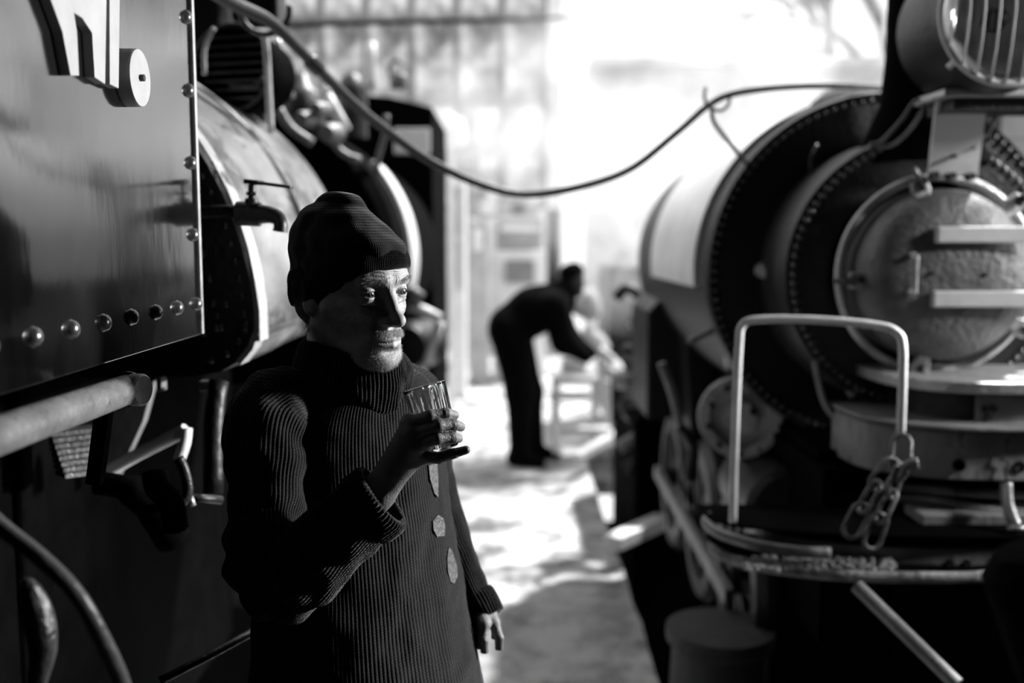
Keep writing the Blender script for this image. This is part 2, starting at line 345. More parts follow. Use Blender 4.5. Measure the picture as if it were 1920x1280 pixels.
def head_field(G):
    x, y, z = G; ax = np.abs(x); A = [ax, y, z]
    F = ell(G, (0, 2, 26), (69, 92, 78))
    F = smin(F, ell(G, (0, -26, -28), (61, 62, 62)), 26)
    F = smin(F, ell(G, (0, -42, -72), (42, 48, 44)), 24)
    F = smin(F, cap(A, (54, 8, -52), (22, -66, -98), 13, 15), 22)      # jaw
    F = smin(F, ell(G, (0, -76, -102), (21, 17, 17)), 14)              # chin
    F = smin(F, cap(A, (56, -18, -24), (37, -66, -27), 11, 12), 16)    # cheekbone
    F = smax(F, -ell(A, (64, -62, -62), (20, 30, 26)), 24)             # gaunt cheek
    F = smin(F, cap(A, (10, -88.5, 19), (40, -76, 18), 9.5, 8.5), 13)        # brow
    F = smin(F, ell(G, (0, -56, 46), (50, 36, 40)), 20)                # forehead
    F = smax(F, -ell(A, (32, -101, 1), (19, 20, 15)), 12)              # eye socket
    # nose
    N_ = cap(G, (0, -84, 10), (0, -104, -34), 8.5, 8.5)
    N_ = smin(N_, ell(G, (0, -109, -39), (10.5, 11, 10)), 8)
    N_ = smin(N_, ell(A, (12.5, -97, -42), (7.5, 11, 8.5)), 5)
    F = smin(F, N_, 8)
    F = smax(F, -ell(A, (6.5, -104, -50.5), (4.2, 6, 5)), 2.5)
    # mouth
    F = smin(F, ell(G, (0, -72, -68), (28, 25, 20)), 12)
    F = smax(F, -cap(A, (16, -99, -49), (31, -84, -72), 2.2, 2.4), 7)  # fold by the mouth
    F = smin(F, cap(A, (0, -94.5, -67.5), (19, -87, -71), 4.6, 2.5), 4)
    F = smin(F, cap(A, (0, -93.5, -79), (17, -87, -76), 6.6, 3.0), 3.5)
    F = smax(F, -cap(A, (0, -101, -72.2), (22, -90, -72.6), 2.0, 1.3), 1.5)
    F = smax(F, -ell(G, (0, -98, -88), (18, 8, 5)), 7)
    # eyelids round the ball
    e = [ax - 31.5, y + 73, z - 0]
    ball = np.sqrt(e[0] ** 2 + e[1] ** 2 + e[2] ** 2)
    lid = np.abs(ball - 13.6) - 1.5
    F = smin(F, ball - 13.2, 5)
    op = np.sqrt(((ax - 31.5) / 14.0) ** 2 + ((z - .3) / (4.7 - 0.012 * (ax - 31.5) ** 2 * .8)) ** 2) - 1
    F = np.where(y < -60, smax(F, -np.maximum(op * 5.2, ball - 30), 1.6), F)
    F = smax(F, -(ball - 12.2), .6)
    F = smin(F, np.maximum(smax(np.abs(ball - 13.4) - 1.1, -op * 5.2, 1.2), y + 62), 1.5)
    bag = cap(A, (22, -84, -13), (42, -76, -11), 2.6, 2.2); F = smin(F, bag, 5)
    F = smax(F, -cap(A, (20, -90, -19), (44, -78, -17), 1.6, 1.2), 5)
    # neck, ear
    nk = smin(cap(G, (0, 18, -40), (0, 32, -190), 54, 56), ell(G, (0, -30, -118), (12, 14, 14)), 14)
    for sx in (-1, 1): nk = smin(nk, cap(G, (sx * 44, 20, -50), (sx * 12, -18, -170), 11, 10), 14)
    F = smin(F, nk, 16)
    F = smin(F, ell(A, (69, 14, -8), (7, 17, 30)), 6)
    return F
HY = 49                                             # the way his head is turned
eye_mid = P(721, 549, 1.49)
Rh = Matrix.Rotation(math.radians(HY), 3, 'Z') @ Matrix.Rotation(math.radians(-2), 3, 'Y') @ Matrix.Rotation(math.radians(3), 3, 'X')
HC = eye_mid - Rh @ Vector((0, -.078, 0))
def head_pt(x, y, z): return HC + Rh @ Vector((x, y, z)) * .001
def grey_skin(name, c, bump=.5, bs=220):
    m = M_(name, c, .5, 0, .22, 60, 0, spec=.45); nt = m.node_tree; N = nt.nodes; L = nt.links; b = N['Principled BSDF']
    tc = N['Texture Coordinate']; v = N.new('ShaderNodeTexNoise'); v.inputs['Detail'].default_value = 2; v.inputs['Scale'].default_value = bs * 3; L.new(tc.outputs['Object'], v.inputs['Vector'])
    n = N.new('ShaderNodeTexNoise'); n.inputs['Scale'].default_value = bs * .35; n.inputs['Detail'].default_value = 7; n.inputs['Roughness'].default_value = .7
    L.new(tc.outputs['Object'], n.inputs['Vector'])
    a = N.new('ShaderNodeMath'); a.operation = 'ADD'; L.new(v.outputs['Fac'], a.inputs[0]); L.new(n.outputs['Fac'], a.inputs[1])
    bp = N.new('ShaderNodeBump'); bp.inputs['Strength'].default_value = bump; bp.inputs['Distance'].default_value = .0014
    L.new(a.outputs[0], bp.inputs['Height']); L.new(bp.outputs[0], b.inputs['Normal']); b.inputs['Subsurface Weight'].default_value = 0
    return m
M['skin'] = grey_skin('weathered_skin', .29)
M['dirty_skin'] = grey_skin('dirty_skin', .13, .8, 160)
lo = (-84, -126, -176); hi = (84, 106, 66); G = grid(lo, hi, 1.7)
hv, hf = nets(head_field(G), lo, 1.7)
def wrinkle(p):
    x, y, z = p.T; d = np.zeros(len(p)); front = np.clip((-y - 45) / 25, 0, 1)
    for z0, am, cv in ((27, 1.7, 5), (33, 2.0, 7), (39, 1.9, 8), (46, 1.5, 8)):
        c = z0 + cv * (np.exp(-(x / 14.) ** 2) * -.55 + .3 * np.cos(x / 11.)) + 1.2 * np.sin(x * .21 + z0)
        d -= am * np.exp(-((z - c) / 1.6) ** 2) * front * np.clip((46 - np.abs(x)) / 12, 0, 1)
    for s in (-1, 1):
        for xo in (4.5, 9): d -= 1.0 * np.exp(-((x - s * (xo + (z - 20) * .12)) / 1.3) ** 2) * np.exp(-((z - 19) / 9) ** 2) * front
        for k in range(5):      # crow's feet and cheek creases
            sl = (-.5, -.15, .25, .6, 1.0)[k]; xr = s * x - 47
            d -= .9 * np.exp(-((z + 1 - xr * sl + k * .8) / 1.3) ** 2) * np.exp(-((xr - 7) / 9) ** 2) * (y < -30)
        for k in range(3):
            d -= .8 * np.exp(-((z + 17 + k * 4.5 + ((s * x - 32) ** 2) * .018) / 1.2) ** 2) * np.exp(-((s * x - 36) / 13) ** 2) * (y < -55)
        for k in range(3):
            c = 40 + k * 7 - (z + 45) * .18
            d -= .9 * np.exp(-((s * x - c) / 1.7) ** 2) * np.exp(-((z + 48) / 24) ** 2) * (y < -20)
    return d
def vnorm(v, f):
    n = np.zeros_like(v); a = np.cross(v[f[:, 2]] - v[f[:, 0]], v[f[:, 3]] - v[f[:, 1]])
    for k in range(4): np.add.at(n, f[:, k], a)
    return n / (np.linalg.norm(n, axis=1, keepdims=True) + 1e-9)
nn = vnorm(hv, hf); hv = hv + nn * wrinkle(hv)[:, None]
hw = (np.array(Rh) @ (hv * .001).T).T + np.array(HC)
parts_v = [hw]; parts_f = [hf]; parts_m = [0]

def hand(fields, lo, hi, h, k=.006):
    G = grid(lo, hi, h); F = None
    Ff = None
    for gi, grp in enumerate(fields):
        Fg = None
        for a, b, ra, rb in grp['c']:
            c = cap(G, a, b, ra, rb); Fg = c if Fg is None else smin(Fg, c, grp.get('k', .004))
        if gi == 0: F = Fg
        else: Ff = Fg if Ff is None else smin(Ff, Fg, .0012)
    return nets(smin(F, Ff, .007), lo, h)
# right hand closed round the glass, seen from its back
YG = 1.40
GA = P(795, 724, YG); GB = P(829, 842, YG - .008)         # axis of the glass
def chain(pts, rr):
    return [(tuple(pts[i]), tuple(pts[i + 1]), rr[i], rr[i + 1]) for i in range(len(pts) - 1)]
wrist = P(706, 925, YG - .012); 
mcp = [P(768, 792, YG - .030), P(772, 813, YG - .036), P(779, 834, YG - .034), P(786, 855, YG - .024)]
fi = [
  chain([mcp[0], P(806, 779, YG - .050), P(836, 774, YG - .040), P(853, 778, YG - .020)], [.0088, .0080, .0072, .0062]),
  chain([mcp[1], P(822, 798, YG - .053), P(850, 795, YG - .040), P(864, 800, YG - .018)], [.0092, .0086, .0078, .0066]),
  chain([mcp[2], P(820, 822, YG - .050), P(848, 819, YG - .038), P(860, 822, YG - .018)], [.0088, .0082, .0074, .0062]),
  chain([mcp[3], P(822, 858, YG - .036), P(850, 850, YG - .036), P(874, 843, YG - .032)], [.0090, .0078, .0070, .0062]),
  chain([P(745, 880, YG + .005), P(775, 830, YG + .035), P(800, 800, YG + .045), P(822, 780, YG + .040)], [.014, .0115, .0100, .0080])]
palm = [(tuple(wrist + Vector((.0, .0, .0))), tuple(m), .019, .0105) for m in mcp]
palm += [(tuple(mcp[i]), tuple(mcp[i + 1]), .0098, .0098) for i in range(3)]
palm += [(tuple(wrist + Vector((.0, .012, .004))), tuple(P(785, 835, YG - .018)), .018, .012), (tuple(wrist), tuple(P(750, 885, YG + .004)), .019, .014)]
palm += [(tuple(P(634, 1000, YG - .016)), tuple(wrist), .029, .0235)]
fields = [{'c': palm, 'k': .012}] + [{'c': f, 'k': .0025, 'j': .006 if i < 4 else .012} for i, f in enumerate(fi)]
vv, ff = hand(fields, (-.30, 1.31, 1.25), (-.03, 1.475, 1.47), .0015)
def creases(v, f, joints, am=.0004):
    n = vnorm(v, f); d = np.zeros(len(v))
    for a, b, t in joints:
        a = np.array(a); b = np.array(b); c = a + (b - a) * t; ax = (b - a) / np.linalg.norm(b - a)
        r = v - c; l = r @ ax; rad = np.linalg.norm(r - l[:, None] * ax, axis=1)
        near = np.exp(-(rad / .014) ** 4)
        d += near * (-am * (np.cos(l / .0011) > .2) * np.exp(-(l / .004) ** 2) + .0005 * np.exp(-(l / .006) ** 2))
    return v + n * d[:, None]
jn = [(f[k][0], f[k][1], 1.0) for f in fi[:4] for k in (0, 1)]
vv = creases(vv, ff, jn)
parts_v.append(vv); parts_f.append(ff); parts_m.append(1)
# left hand hanging, half curled
def Q(x, y, d=0): return P(x, y, 1.73 + d)
lf = [
  chain([Q(926, 1166, -.02), Q(936, 1196, -.035), Q(936, 1226, -.032), Q(926, 1252, -.018)], [.0088, .0080, .0072, .0062]),
  chain([Q(908, 1170, -.035), Q(907, 1200, -.050), Q(909, 1228, -.046), Q(905, 1243, -.032)], [.0088, .0080, .0072, .0062]),
  chain([Q(899, 1172, -.012), Q(898, 1208, -.028), Q(898, 1236, -.022), Q(900, 1258, -.008)], [.0085, .0078, .0070, .006]),
  chain([Q(892, 1170, .01), Q(890, 1200, 0), Q(891, 1226, .004), Q(893, 1242, .012)], [.0080, .0072, .0066, .0058]),
  chain([Q(918, 1150, .0), Q(930, 1180, .014), Q(930, 1204, .016), Q(924, 1226, .014)], [.011, .0095, .0085, .0068])]
lw = Q(896, 1130, .01)
lp = [(tuple(lw), f[0][0], .019, .0102) for f in lf[:4]] + [(tuple(lw), lf[4][0][0], .018, .012), (tuple(P(858, 1062, 1.765)), tuple(lw), .028, .020)]
vv, ff = hand([{'c': lp, 'k': .012}] + [{'c': f, 'k': .002} for f in lf], (-.125, 1.64, .96), (.02, 1.80, 1.14), .0015)
vv = creases(vv, ff, [(f[k][0], f[k][1], 1.0) for f in lf[:4] for k in (0, 1)])
parts_v.append(vv); parts_f.append(ff); parts_m.append(1)
# torso, arms and legs below the clothes
Hp = P(700, 1330, 1.63); 
def fl(x, y, z): return (x, y, z)
hipL = Vector((Hp.x + .045, Hp.y + .08, .90)); hipR = Vector((Hp.x - .045, Hp.y - .08, .90))
ftL = Vector((Hp.x + .07, Hp.y + .12, .09)); ftR = Vector((Hp.x - .06, Hp.y - .13, .09))
shR = P(516, 790, 1.49); elR = P(508, 1062, 1.40); shL = P(775, 765, 1.74); elL = P(822, 980, 1.775)
body = [(tuple(head_pt(0, 30, -150)), tuple(P(655, 800, 1.62)), .056, .10), (tuple(P(655, 800, 1.62)), tuple(P(690, 1150, 1.62)), .115, .105),
        (tuple(P(690, 1150, 1.62)), (Hp.x, Hp.y, .95), .105, .11), (tuple(shR), tuple(shL), .034, .036), (tuple(shR), tuple(P(500, 930, 1.44)), .036, .032), (tuple(P(500, 930, 1.44)), tuple(elR), .032, .028), (tuple(elR), tuple(P(545, 1080, 1.385)), .028, .028), (tuple(P(545, 1080, 1.385)), tuple(P(632, 1002, 1.38)), .028, .026),
        (tuple(shL), tuple(elL), .040, .034), (tuple(elL), tuple(P(858, 1062, 1.765)), .034, .028),
        (tuple(hipL), (hipL.x + .01, hipL.y, .5), .085, .055), ((hipL.x + .01, hipL.y, .5), tuple(ftL), .055, .04),
        (tuple(hipR), (hipR.x + .02, hipR.y, .5), .085, .055), ((hipR.x + .02, hipR.y, .5), tuple(ftR), .055, .04)]
G = grid((-.46, 1.28, .04), (.02, 1.95, 1.56), .011); F = None
for a, b, ra, rb in body:
    c = cap(G, a, b, ra, rb); F = c if F is None else smin(F, c, .03)
vv, ff = nets(F, (-.46, 1.28, .04), .011)
parts_v.append(vv); parts_f.append(ff); parts_m.append(0)

man = root('person', (Hp.x, Hp.y, 0), 'man in a knitted cap and ribbed roll-neck jumper looking right, glass raised', 'person')
def np_mesh(name, vs, fs, ms, mats, parent):
    org = np.array(ORG[parent.name]); off = 0; V = []; FF = []; MI = []
    for v, f, m in zip(vs, fs, ms):
        V.append(v - org); FF.append(f + off); MI += [m] * len(f); off += len(v)
    V = np.concatenate(V); FF = np.concatenate(FF)
    me = bpy.data.meshes.new(name); me.vertices.add(len(V)); me.vertices.foreach_set('co', V.ravel().astype(np.float32))
    me.loops.add(FF.size); me.loops.foreach_set('vertex_index', FF.ravel().astype(np.int32))
    me.polygons.add(len(FF)); me.polygons.foreach_set('loop_start', np.arange(0, FF.size, 4, dtype=np.int32))
    me.polygons.foreach_set('loop_total', np.full(len(FF), 4, np.int32))
    for m in mats: me.materials.append(M[m])
    me.polygons.foreach_set('material_index', np.array(MI, np.int32)); me.update(calc_edges=True); me.validate()
    me.polygons.foreach_set('use_smooth', np.ones(len(me.polygons), bool))
    return put(name, me, parent, ORG[parent.name])
body_o = np_mesh('body', parts_v, parts_f, parts_m, ['skin', 'dirty_skin'], man)
# eyes
def eye_mat():
    m = bpy.data.materials.new('eye'); m.use_nodes = True; nt = m.node_tree; N = nt.nodes; L = nt.links; b = N['Principled BSDF']
    b.inputs['Roughness'].default_value = .06; b.inputs['Coat Weight'].default_value = 1
    tc = N.new('ShaderNodeTexCoord'); d = N.new('ShaderNodeVectorMath'); d.operation = 'NORMALIZE'; L.new(tc.outputs['Object'], d.inputs[0])
    s = N.new('ShaderNodeSeparateXYZ'); L.new(d.outputs[0], s.inputs[0])
    r = N.new('ShaderNodeValToRGB'); e = r.color_ramp.elements; e[0].position = 0; e[0].color = (.26, .26, .26, 1); e[1].position = 1; e[1].color = (.005, .005, .005, 1)
    for p_, c in ((.855, .26), (.875, .04), (.90, .16), (.965, .12), (.975, .005)):
        q = r.color_ramp.elements.new(p_); q.color = (c, c, c, 1)
    L.new(s.outputs[2], r.inputs[0]); L.new(r.outputs[0], b.inputs['Base Color']); return m
M['eye'] = eye_mat()
for sx, gaze in ((-1, 6), (1, 10)):
    mb = Mb(); prof = [(.0121 * math.sin(a), .0121 * math.cos(a) + (.0008 if a < .4 else 0)) for a in [PI * i / 24 for i in range(25)]]
    mb.lathe(prof, (0, 0, 0), (0, 0, 1), 32)
    me = bpy.data.meshes.new('eyeball'); me.from_pydata(mb.v, [], mb.f); me.materials.append(M['eye']); me.polygons.foreach_set('use_smooth', [True] * len(me.polygons))
    o = put('eye', me, man, head_pt(sx * 31.5, -73, 0))
    o.rotation_euler = (Rh @ (Matrix.Rotation(math.radians(gaze), 3, 'Z') @ Vector((0, -1, .0)))).to_track_quat('Z', 'Y').to_euler()
# hairs: brows, moustache, stubble
M['hair'] = M_('grey_hair', .22, .5, 0, .4, 200); M['stubble'] = M_('stubble', .5, .5, 0, .3, 300)
hn = vnorm(hw, hf); hloc = hv; rng = np.random.default_rng(3)
def hairs(name, mask, count, length, down, mat, rad=.00012, jitter=.35, label=None):
    ids = np.argwhere(mask).ravel(); mb = Mb()
    for i in rng.choice(ids, count):
        p = Vector(hw[i] + rng.normal(0, .0006, 3)); n = Vector(hn[i]); sd = 1 if hloc[i, 0] > 0 else -1
        d = (n * .6 + (Rh @ Vector((down[0] * sd, down[1], down[2]))) + Vector(rng.normal(0, jitter, 3))).normalized()
        l = length * rng.uniform(.6, 1.3); u = d.orthogonal().normalized(); w_ = d.cross(u)
        q = p + d * l + Vector((0, 0, -.15 * l)); v = []
        for b_, rr in ((p - n * .0006, rad), (q, rad * .4)):
            for k in range(3):
                a = 2 * PI * k / 3; v.append(b_ + (u * math.cos(a) + w_ * math.sin(a)) * rr)
        mb.add(v, [(0, 1, 4, 3), (1, 2, 5, 4), (2, 0, 3, 5)])
    o = build(name, mb, mat, man); o['kind'] = 'stuff'
    if label: o['label'] = label
    return o
x, y, z = hloc.T; axx = np.abs(x)
hairs('eyebrow_hair', (np.abs(z - (17 + 5 * np.sin(np.clip(axx - 12, 0, 40) / 14))) < 3.4) & (axx > 11) & (axx < 46) & (y < -60), 520, .0055, (.9, .1, .1), 'hair')
hairs('moustache', (z > -63.5) & (z < -53) & (axx < 28 - (z + 63) * .6) & (y < -70), 1500, .0058, (.5, -.1, -.7), 'stubble', .00013)
hairs('stubble', (z < -80) & (z > -128) & (y < -38) & (axx < 48), 5200, .0024, (0, 0, -.4), 'stubble', .00011, .3)
hairs('nape_hair', (z < 0) & (z > -60) & (y > 10), 1500, .02, (0, .3, -1), 'hair', .00012, .25)

# ---- knitwear: lofted rings with real ribs
def loft(rings, nseg, nu, rib_n, rib_a, axes=None, wob=0, wobs=14, sharp=1.0, shift=None, close=False, extra=None):
    """rings: (centre, semi-axis a, semi-axis b); ribs run along the loft"""
    C = []; 
    K = len(rings); ts = np.linspace(0, K - 1, nseg)
    arr = np.array([[*r[0], *r[1], *r[2]] for r in rings], float)
    def cr(t):
        i = int(min(t, K - 1.0001)); u = t - i; p0 = arr[max(i - 1, 0)]; p1 = arr[i]; p2 = arr[i + 1]; p3 = arr[min(i + 2, K - 1)]
        return .5 * (2 * p1 + (p2 - p0) * u + (2 * p0 - 5 * p1 + 4 * p2 - p3) * u * u + (3 * p1 - p0 - 3 * p2 + p3) * u ** 3)
    R = np.array([cr(t) for t in ts]); th = np.linspace(0, 2 * PI, nu, endpoint=False)
    c = R[:, None, 0:3]; a = R[:, None, 3:6]; b = R[:, None, 6:9]
    d = a * np.cos(th)[None, :, None] + b * np.sin(th)[None, :, None]
    V = c + d; dn = d / np.linalg.norm(d, axis=2, keepdims=True)
    ph = th[None, :] * rib_n + (shift(ts)[:, None] if shift else 0)
    rib = rib_a * (np.abs(np.cos(ph / 2)) ** sharp * 2 - 1)
    V = V + dn * rib[:, :, None]
    if wob:
        flat = V.reshape(-1, 3); nv = np.array([noise.noise(Vector(p) * wobs) + .5 * noise.noise(Vector(p) * wobs * 2.3) for p in flat[::1]])
        V = V + dn * (nv.reshape(nseg, nu, 1)) * wob
    if extra is not None: V = V + dn * extra(ts[:, None] + 0 * th[None, :], th[None, :] + 0 * ts[:, None])[:, :, None]
    idx = np.arange(nseg * nu).reshape(nseg, nu); nx = np.roll(idx, -1, 1)
    f = np.stack([idx[:-1], nx[:-1], nx[1:], idx[1:]], 2).reshape(-1, 4)
    V = V.reshape(-1, 3)
    f = f[:, ::-1] if close == 'flip' else f
    return V, f
def knit_mat(name, c):
    m = M_(name, c, .95, 0, .35, 25, 0, spec=.12); nt = m.node_tree; N = nt.nodes; L = nt.links; b = N['Principled BSDF']
    tc = N['Texture Coordinate']; wv = N.new('ShaderNodeTexWave'); wv.wave_type = 'BANDS'; wv.bands_direction = 'Z'; wv.inputs['Scale'].default_value = 75
    wv.inputs['Distortion'].default_value = 3; wv.inputs['Detail'].default_value = 3; wv.inputs['Detail Scale'].default_value = 4
    L.new(tc.outputs['Object'], wv.inputs['Vector'])
    n = N.new('ShaderNodeTexNoise'); n.inputs['Scale'].default_value = 500; n.inputs['Detail'].default_value = 3; L.new(tc.outputs['Object'], n.inputs['Vector'])
    a = N.new('ShaderNodeMath'); a.operation = 'ADD'; L.new(wv.outputs['Fac'], a.inputs[0]); L.new(n.outputs['Fac'], a.inputs[1])
    bp = N.new('ShaderNodeBump'); bp.inputs['Strength'].default_value = .3 if 'cap' in name else .6; bp.inputs['Distance'].default_value = .0012
    L.new(a.outputs[0], bp.inputs['Height']); L.new(bp.outputs[0], b.inputs['Normal']); b.inputs['Sheen Weight'].default_value = .25; b.inputs['Sheen Roughness'].default_value = .4
    return m
M['knit'] = knit_mat('knitted_wool', .0105); M['cap_knit'] = knit_mat('cap_wool', .007)
PSI = math.radians(58)
def tring(L, R, py, Y, k=1.45, dz=0):
    a = P(L, py, Y); b = P(R, py, Y); c = (a + b) / 2; w_ = (b.x - a.x) / 2
    B = w_ / math.sqrt((k * math.cos(PSI)) ** 2 + math.sin(PSI) ** 2); A = k * B
    return (c, Vector((math.cos(PSI), math.sin(PSI), 0)) * A, Vector((-math.sin(PSI), math.cos(PSI), 0)) * B)
tr = [tring(618, 740, 690, 1.60), tring(585, 778, 702, 1.605), tring(545, 797, 722, 1.61), tring(512, 812, 755, 1.615), tring(497, 822, 800, 1.615), tring(495, 828, 860, 1.615),
      tring(500, 834, 920, 1.615), tring(503, 845, 1000, 1.615), tring(500, 860, 1090, 1.615), tring(495, 877, 1190, 1.615), tring(488, 897, 1290, 1.62), tring(484, 912, 1400, 1.62), tring(484, 915, 1500, 1.62)]
V, f = loft(tr, 190, 1260, 180, .0008, wob=.004, wobs=16, sharp=.8)
sw = [V]; sf = [f]
# right sleeve (nearest the camera)
def sring(pc, ax_dir, r, k=1.0):
    t = Vector(ax_dir).normalized(); u = t.cross(Vector((0, 1, 0))).normalized(); v = t.cross(u)
    return (pc, u * r, v * r * k)
def sleeve(pts, rr, rn, nseg, nu, wob, extra=None):
    out = []
    for i, p in enumerate(pts):
        d = pts[min(i + 1, len(pts) - 1)] - pts[max(i - 1, 0)]; out.append(sring(p, d, rr[i]))
    return loft(out, nseg, nu, rn, .0009, wob=wob, wobs=15, sharp=.8, extra=extra)
rs = [P(565, 738, 1.56), P(530, 757, 1.51), P(505, 795, 1.475), P(499, 880, 1.45), P(496, 980, 1.425), P(502, 1062, 1.40), P(526, 1092, 1.385), P(570, 1068, 1.375), P(630, 1010, 1.37), P(690, 955, 1.375), P(716, 934, 1.378)]
V, f = sleeve(rs, [.035, .061, .065, .060, .057, .058, .058, .058, .055, .050, .047], 64, 170, 512, .009,
              extra=lambda t, th: .004 * np.sin(t * 9 + 2 * np.sin(th)) * np.exp(-((t - 5.2) / 2.2) ** 2))
sw.append(V); sf.append(f)
ls = [P(735, 715, 1.68), P(768, 735, 1.73), P(782, 790, 1.75), P(796, 880, 1.765), P(822, 980, 1.775), P(856, 1060, 1.765), P(884, 1120, 1.75)]
V, f = sleeve(ls, [.035, .052, .055, .052, .048, .044, .037], 52, 140, 416, .006)
sw.append(V); sf.append(f)
sweater = np_mesh('jumper', sw, sf, [0, 0, 0], ['knit'], man)
# folded cuffs
def cuff(pts, rr, rn, nu, amp):
    rings = []; n = len(pts)
    for i, p in enumerate(pts):
        d = pts[-1] - pts[0]; rings.append(sring(p, d, rr[i]))
    return loft(rings, 40, nu, rn, amp, sharp=.8, wob=.002, wobs=30)
c0 = P(676, 965, 1.376); c1 = P(717, 933, 1.378); dd = c1 - c0
V, f = cuff([c0, c0 + dd * .3, c0 + dd * .8, c1, c1 + dd * .08, c1, c1 - dd * .3], [.050, .054, .0535, .052, .048, .043, .041], 50, 400, .0022)
c0 = P(886, 1116, 1.752); c1 = P(909, 1158, 1.735); dd = c1 - c0
V2, f2 = cuff([c0, c0 + dd * .2, c0 + dd * .7, c1, c1 + dd * .06, c1, c1 - dd * .3], [.036, .0395, .0385, .0365, .033, .028, .027], 40, 320, .002)
cu = np_mesh('cuff', [V], [f], [0], ['knit'], man); cu2 = np_mesh('cuff', [V2], [f2], [0], ['knit'], man)
# roll neck collar
def cring(L, R, Y, b):
    a = P(L[0], L[1], Y); c = P(R[0], R[1], Y); return ((a + c) / 2, (c - a) / 2, Vector((.0, b, 0)))
cr_ = [cring((607, 668), (738, 690), 1.565, .070), cring((600, 645), (744, 672), 1.565, .074), cring((588, 632), (752, 663), 1.565, .080), cring((570, 640), (762, 672), 1.57, .088), cring((556, 665), (770, 693), 1.575, .094),
       cring((552, 695), (772, 722), 1.58, .097), cring((562, 722), (766, 748), 1.58, .096), cring((578, 740), (752, 766), 1.585, .090), cring((600, 735), (730, 755), 1.585, .075)]
V, f = loft(cr_, 90, 700, 88, .0017, wob=.006, wobs=22, sharp=.8, shift=lambda t: 1.6 * np.sin(t * .75))
np_mesh('roll_collar', [V], [f], [0], ['knit'], man)
# worn leather patches down the front
M['patch'] = M_('patch_leather', .04, .6, 0, .4, 40, .5, 120)
def front_pt(px, py, lift):
    d = (P(px, py, 1.0) - Vector((0, 0, CAM_Z))).normalized(); o = Vector((0, 0, CAM_Z)); best = None
    for i in range(len(tr) - 1):
        pass
    # march along the line of sight to the jumper's rings
    Y = 1.35
    arrc = [(r[0], r[1], r[2]) for r in tr]
    while Y < 1.75:
        q = P(px, py, Y)
        for i in range(len(arrc) - 1):
            za, zb = arrc[i][0].z, arrc[i + 1][0].z
            if zb <= q.z <= za:
                t = (za - q.z) / (za - zb); c = arrc[i][0].lerp(arrc[i + 1][0], t); A = arrc[i][1].lerp(arrc[i + 1][1], t); B = arrc[i][2].lerp(arrc[i + 1][2], t)
                e = q - c; s_ = (e.dot(A) / A.length_squared) ** 2 + (e.dot(B) / B.length_squared) ** 2
                if s_ <= 1.0: return q - d * lift
        Y += .001
    return None
def patch(poly, name='patch'):
    pts = [front_pt(x_, y_, .0065) for x_, y_ in poly]; pts = [p for p in pts if p is not None]
    if len(pts) < 3: return
    c = sum(pts, Vector()) / len(pts); mb = Mb(); n = len(pts); nrm = Vector((.55, -.8, 0)).normalized() * .0035
    mb.add([c - nrm * .2 + nrm * -0] + pts + [p + nrm * -1.2 for p in pts], [(0, i + 1, (i + 1) % n + 1) for i in range(n)] + [(i + 1, i + 1 + n, (i + 1) % n + 1 + n, (i + 1) % n + 1) for i in range(n)])
    build(name, mb, 'patch', man)
patch([(804, 872), (820, 868), (822, 900), (822, 932), (815, 925), (807, 898)])
patch([(822, 965), (832, 972), (835, 988), (834, 1004), (820, 1006), (813, 992), (812, 976)])
patch([(842, 1026), (848, 1032), (857, 1060), (858, 1080), (852, 1094), (845, 1090), (840, 1070), (839, 1045)])
# cap
def hring(L, R, b, Y=1.545, dz=.010):
    a = P(L[0], L[1], Y); c = P(R[0], R[1], Y); W_ = (c.x - a.x) / 2 * 1.02; h_ = math.radians(49); B = W_ / math.sqrt((1.3 * math.sin(h_)) ** 2 + math.cos(h_) ** 2); A = 1.3 * B
    sl = (c.z - a.z) / (c.x - a.x); sy = -.10; f_ = Vector((math.sin(h_), -math.cos(h_), 0)); g_ = Vector((math.cos(h_), math.sin(h_), 0))
    f_.z = sl * f_.x + sy * f_.y; g_.z = sl * g_.x + sy * g_.y; return ((a + c) / 2, f_ * A, g_ * B)
hr = [hring((582, 612), (752, 514), .088), hring((560, 590), (760, 506), .096), hring((541, 548), (764, 496), .100), hring((540, 500), (766, 478), .104), hring((541, 460), (760, 462), .105), hring((546, 432), (742, 444), .101),
      hring((560, 404), (722, 422), .090), hring((578, 388), (703, 404), .075), hring((592, 380), (690, 392), .056), hring((598, 372), (682, 380), .043), hring((610, 363), (672, 369), .030), hring((628, 361), (655, 363), .012), hring((638, 361), (643, 361), .002)]
V, f = loft(hr, 170, 900, 150, .00012, wob=.007, wobs=18, sharp=1)
cf = [hring((566, 560), (756, 503), .090), hring((548, 572), (763, 507), .096), hring((539, 552), (769, 500), .102), hring((536, 530), (769, 487), .106), hring((539, 512), (764, 474), .106), hring((546, 505), (757, 470), .103), hring((552, 512), (752, 474), .100)]
V2, f2 = loft(cf, 70, 1330, 190, .0008, sharp=.8, wob=.003, wobs=25)
capo = np_mesh('knitted_cap', [V], [f], [0], ['cap_knit'], man)
np_mesh('cap_brim', [V2], [f2], [0], ['cap_knit'], man)
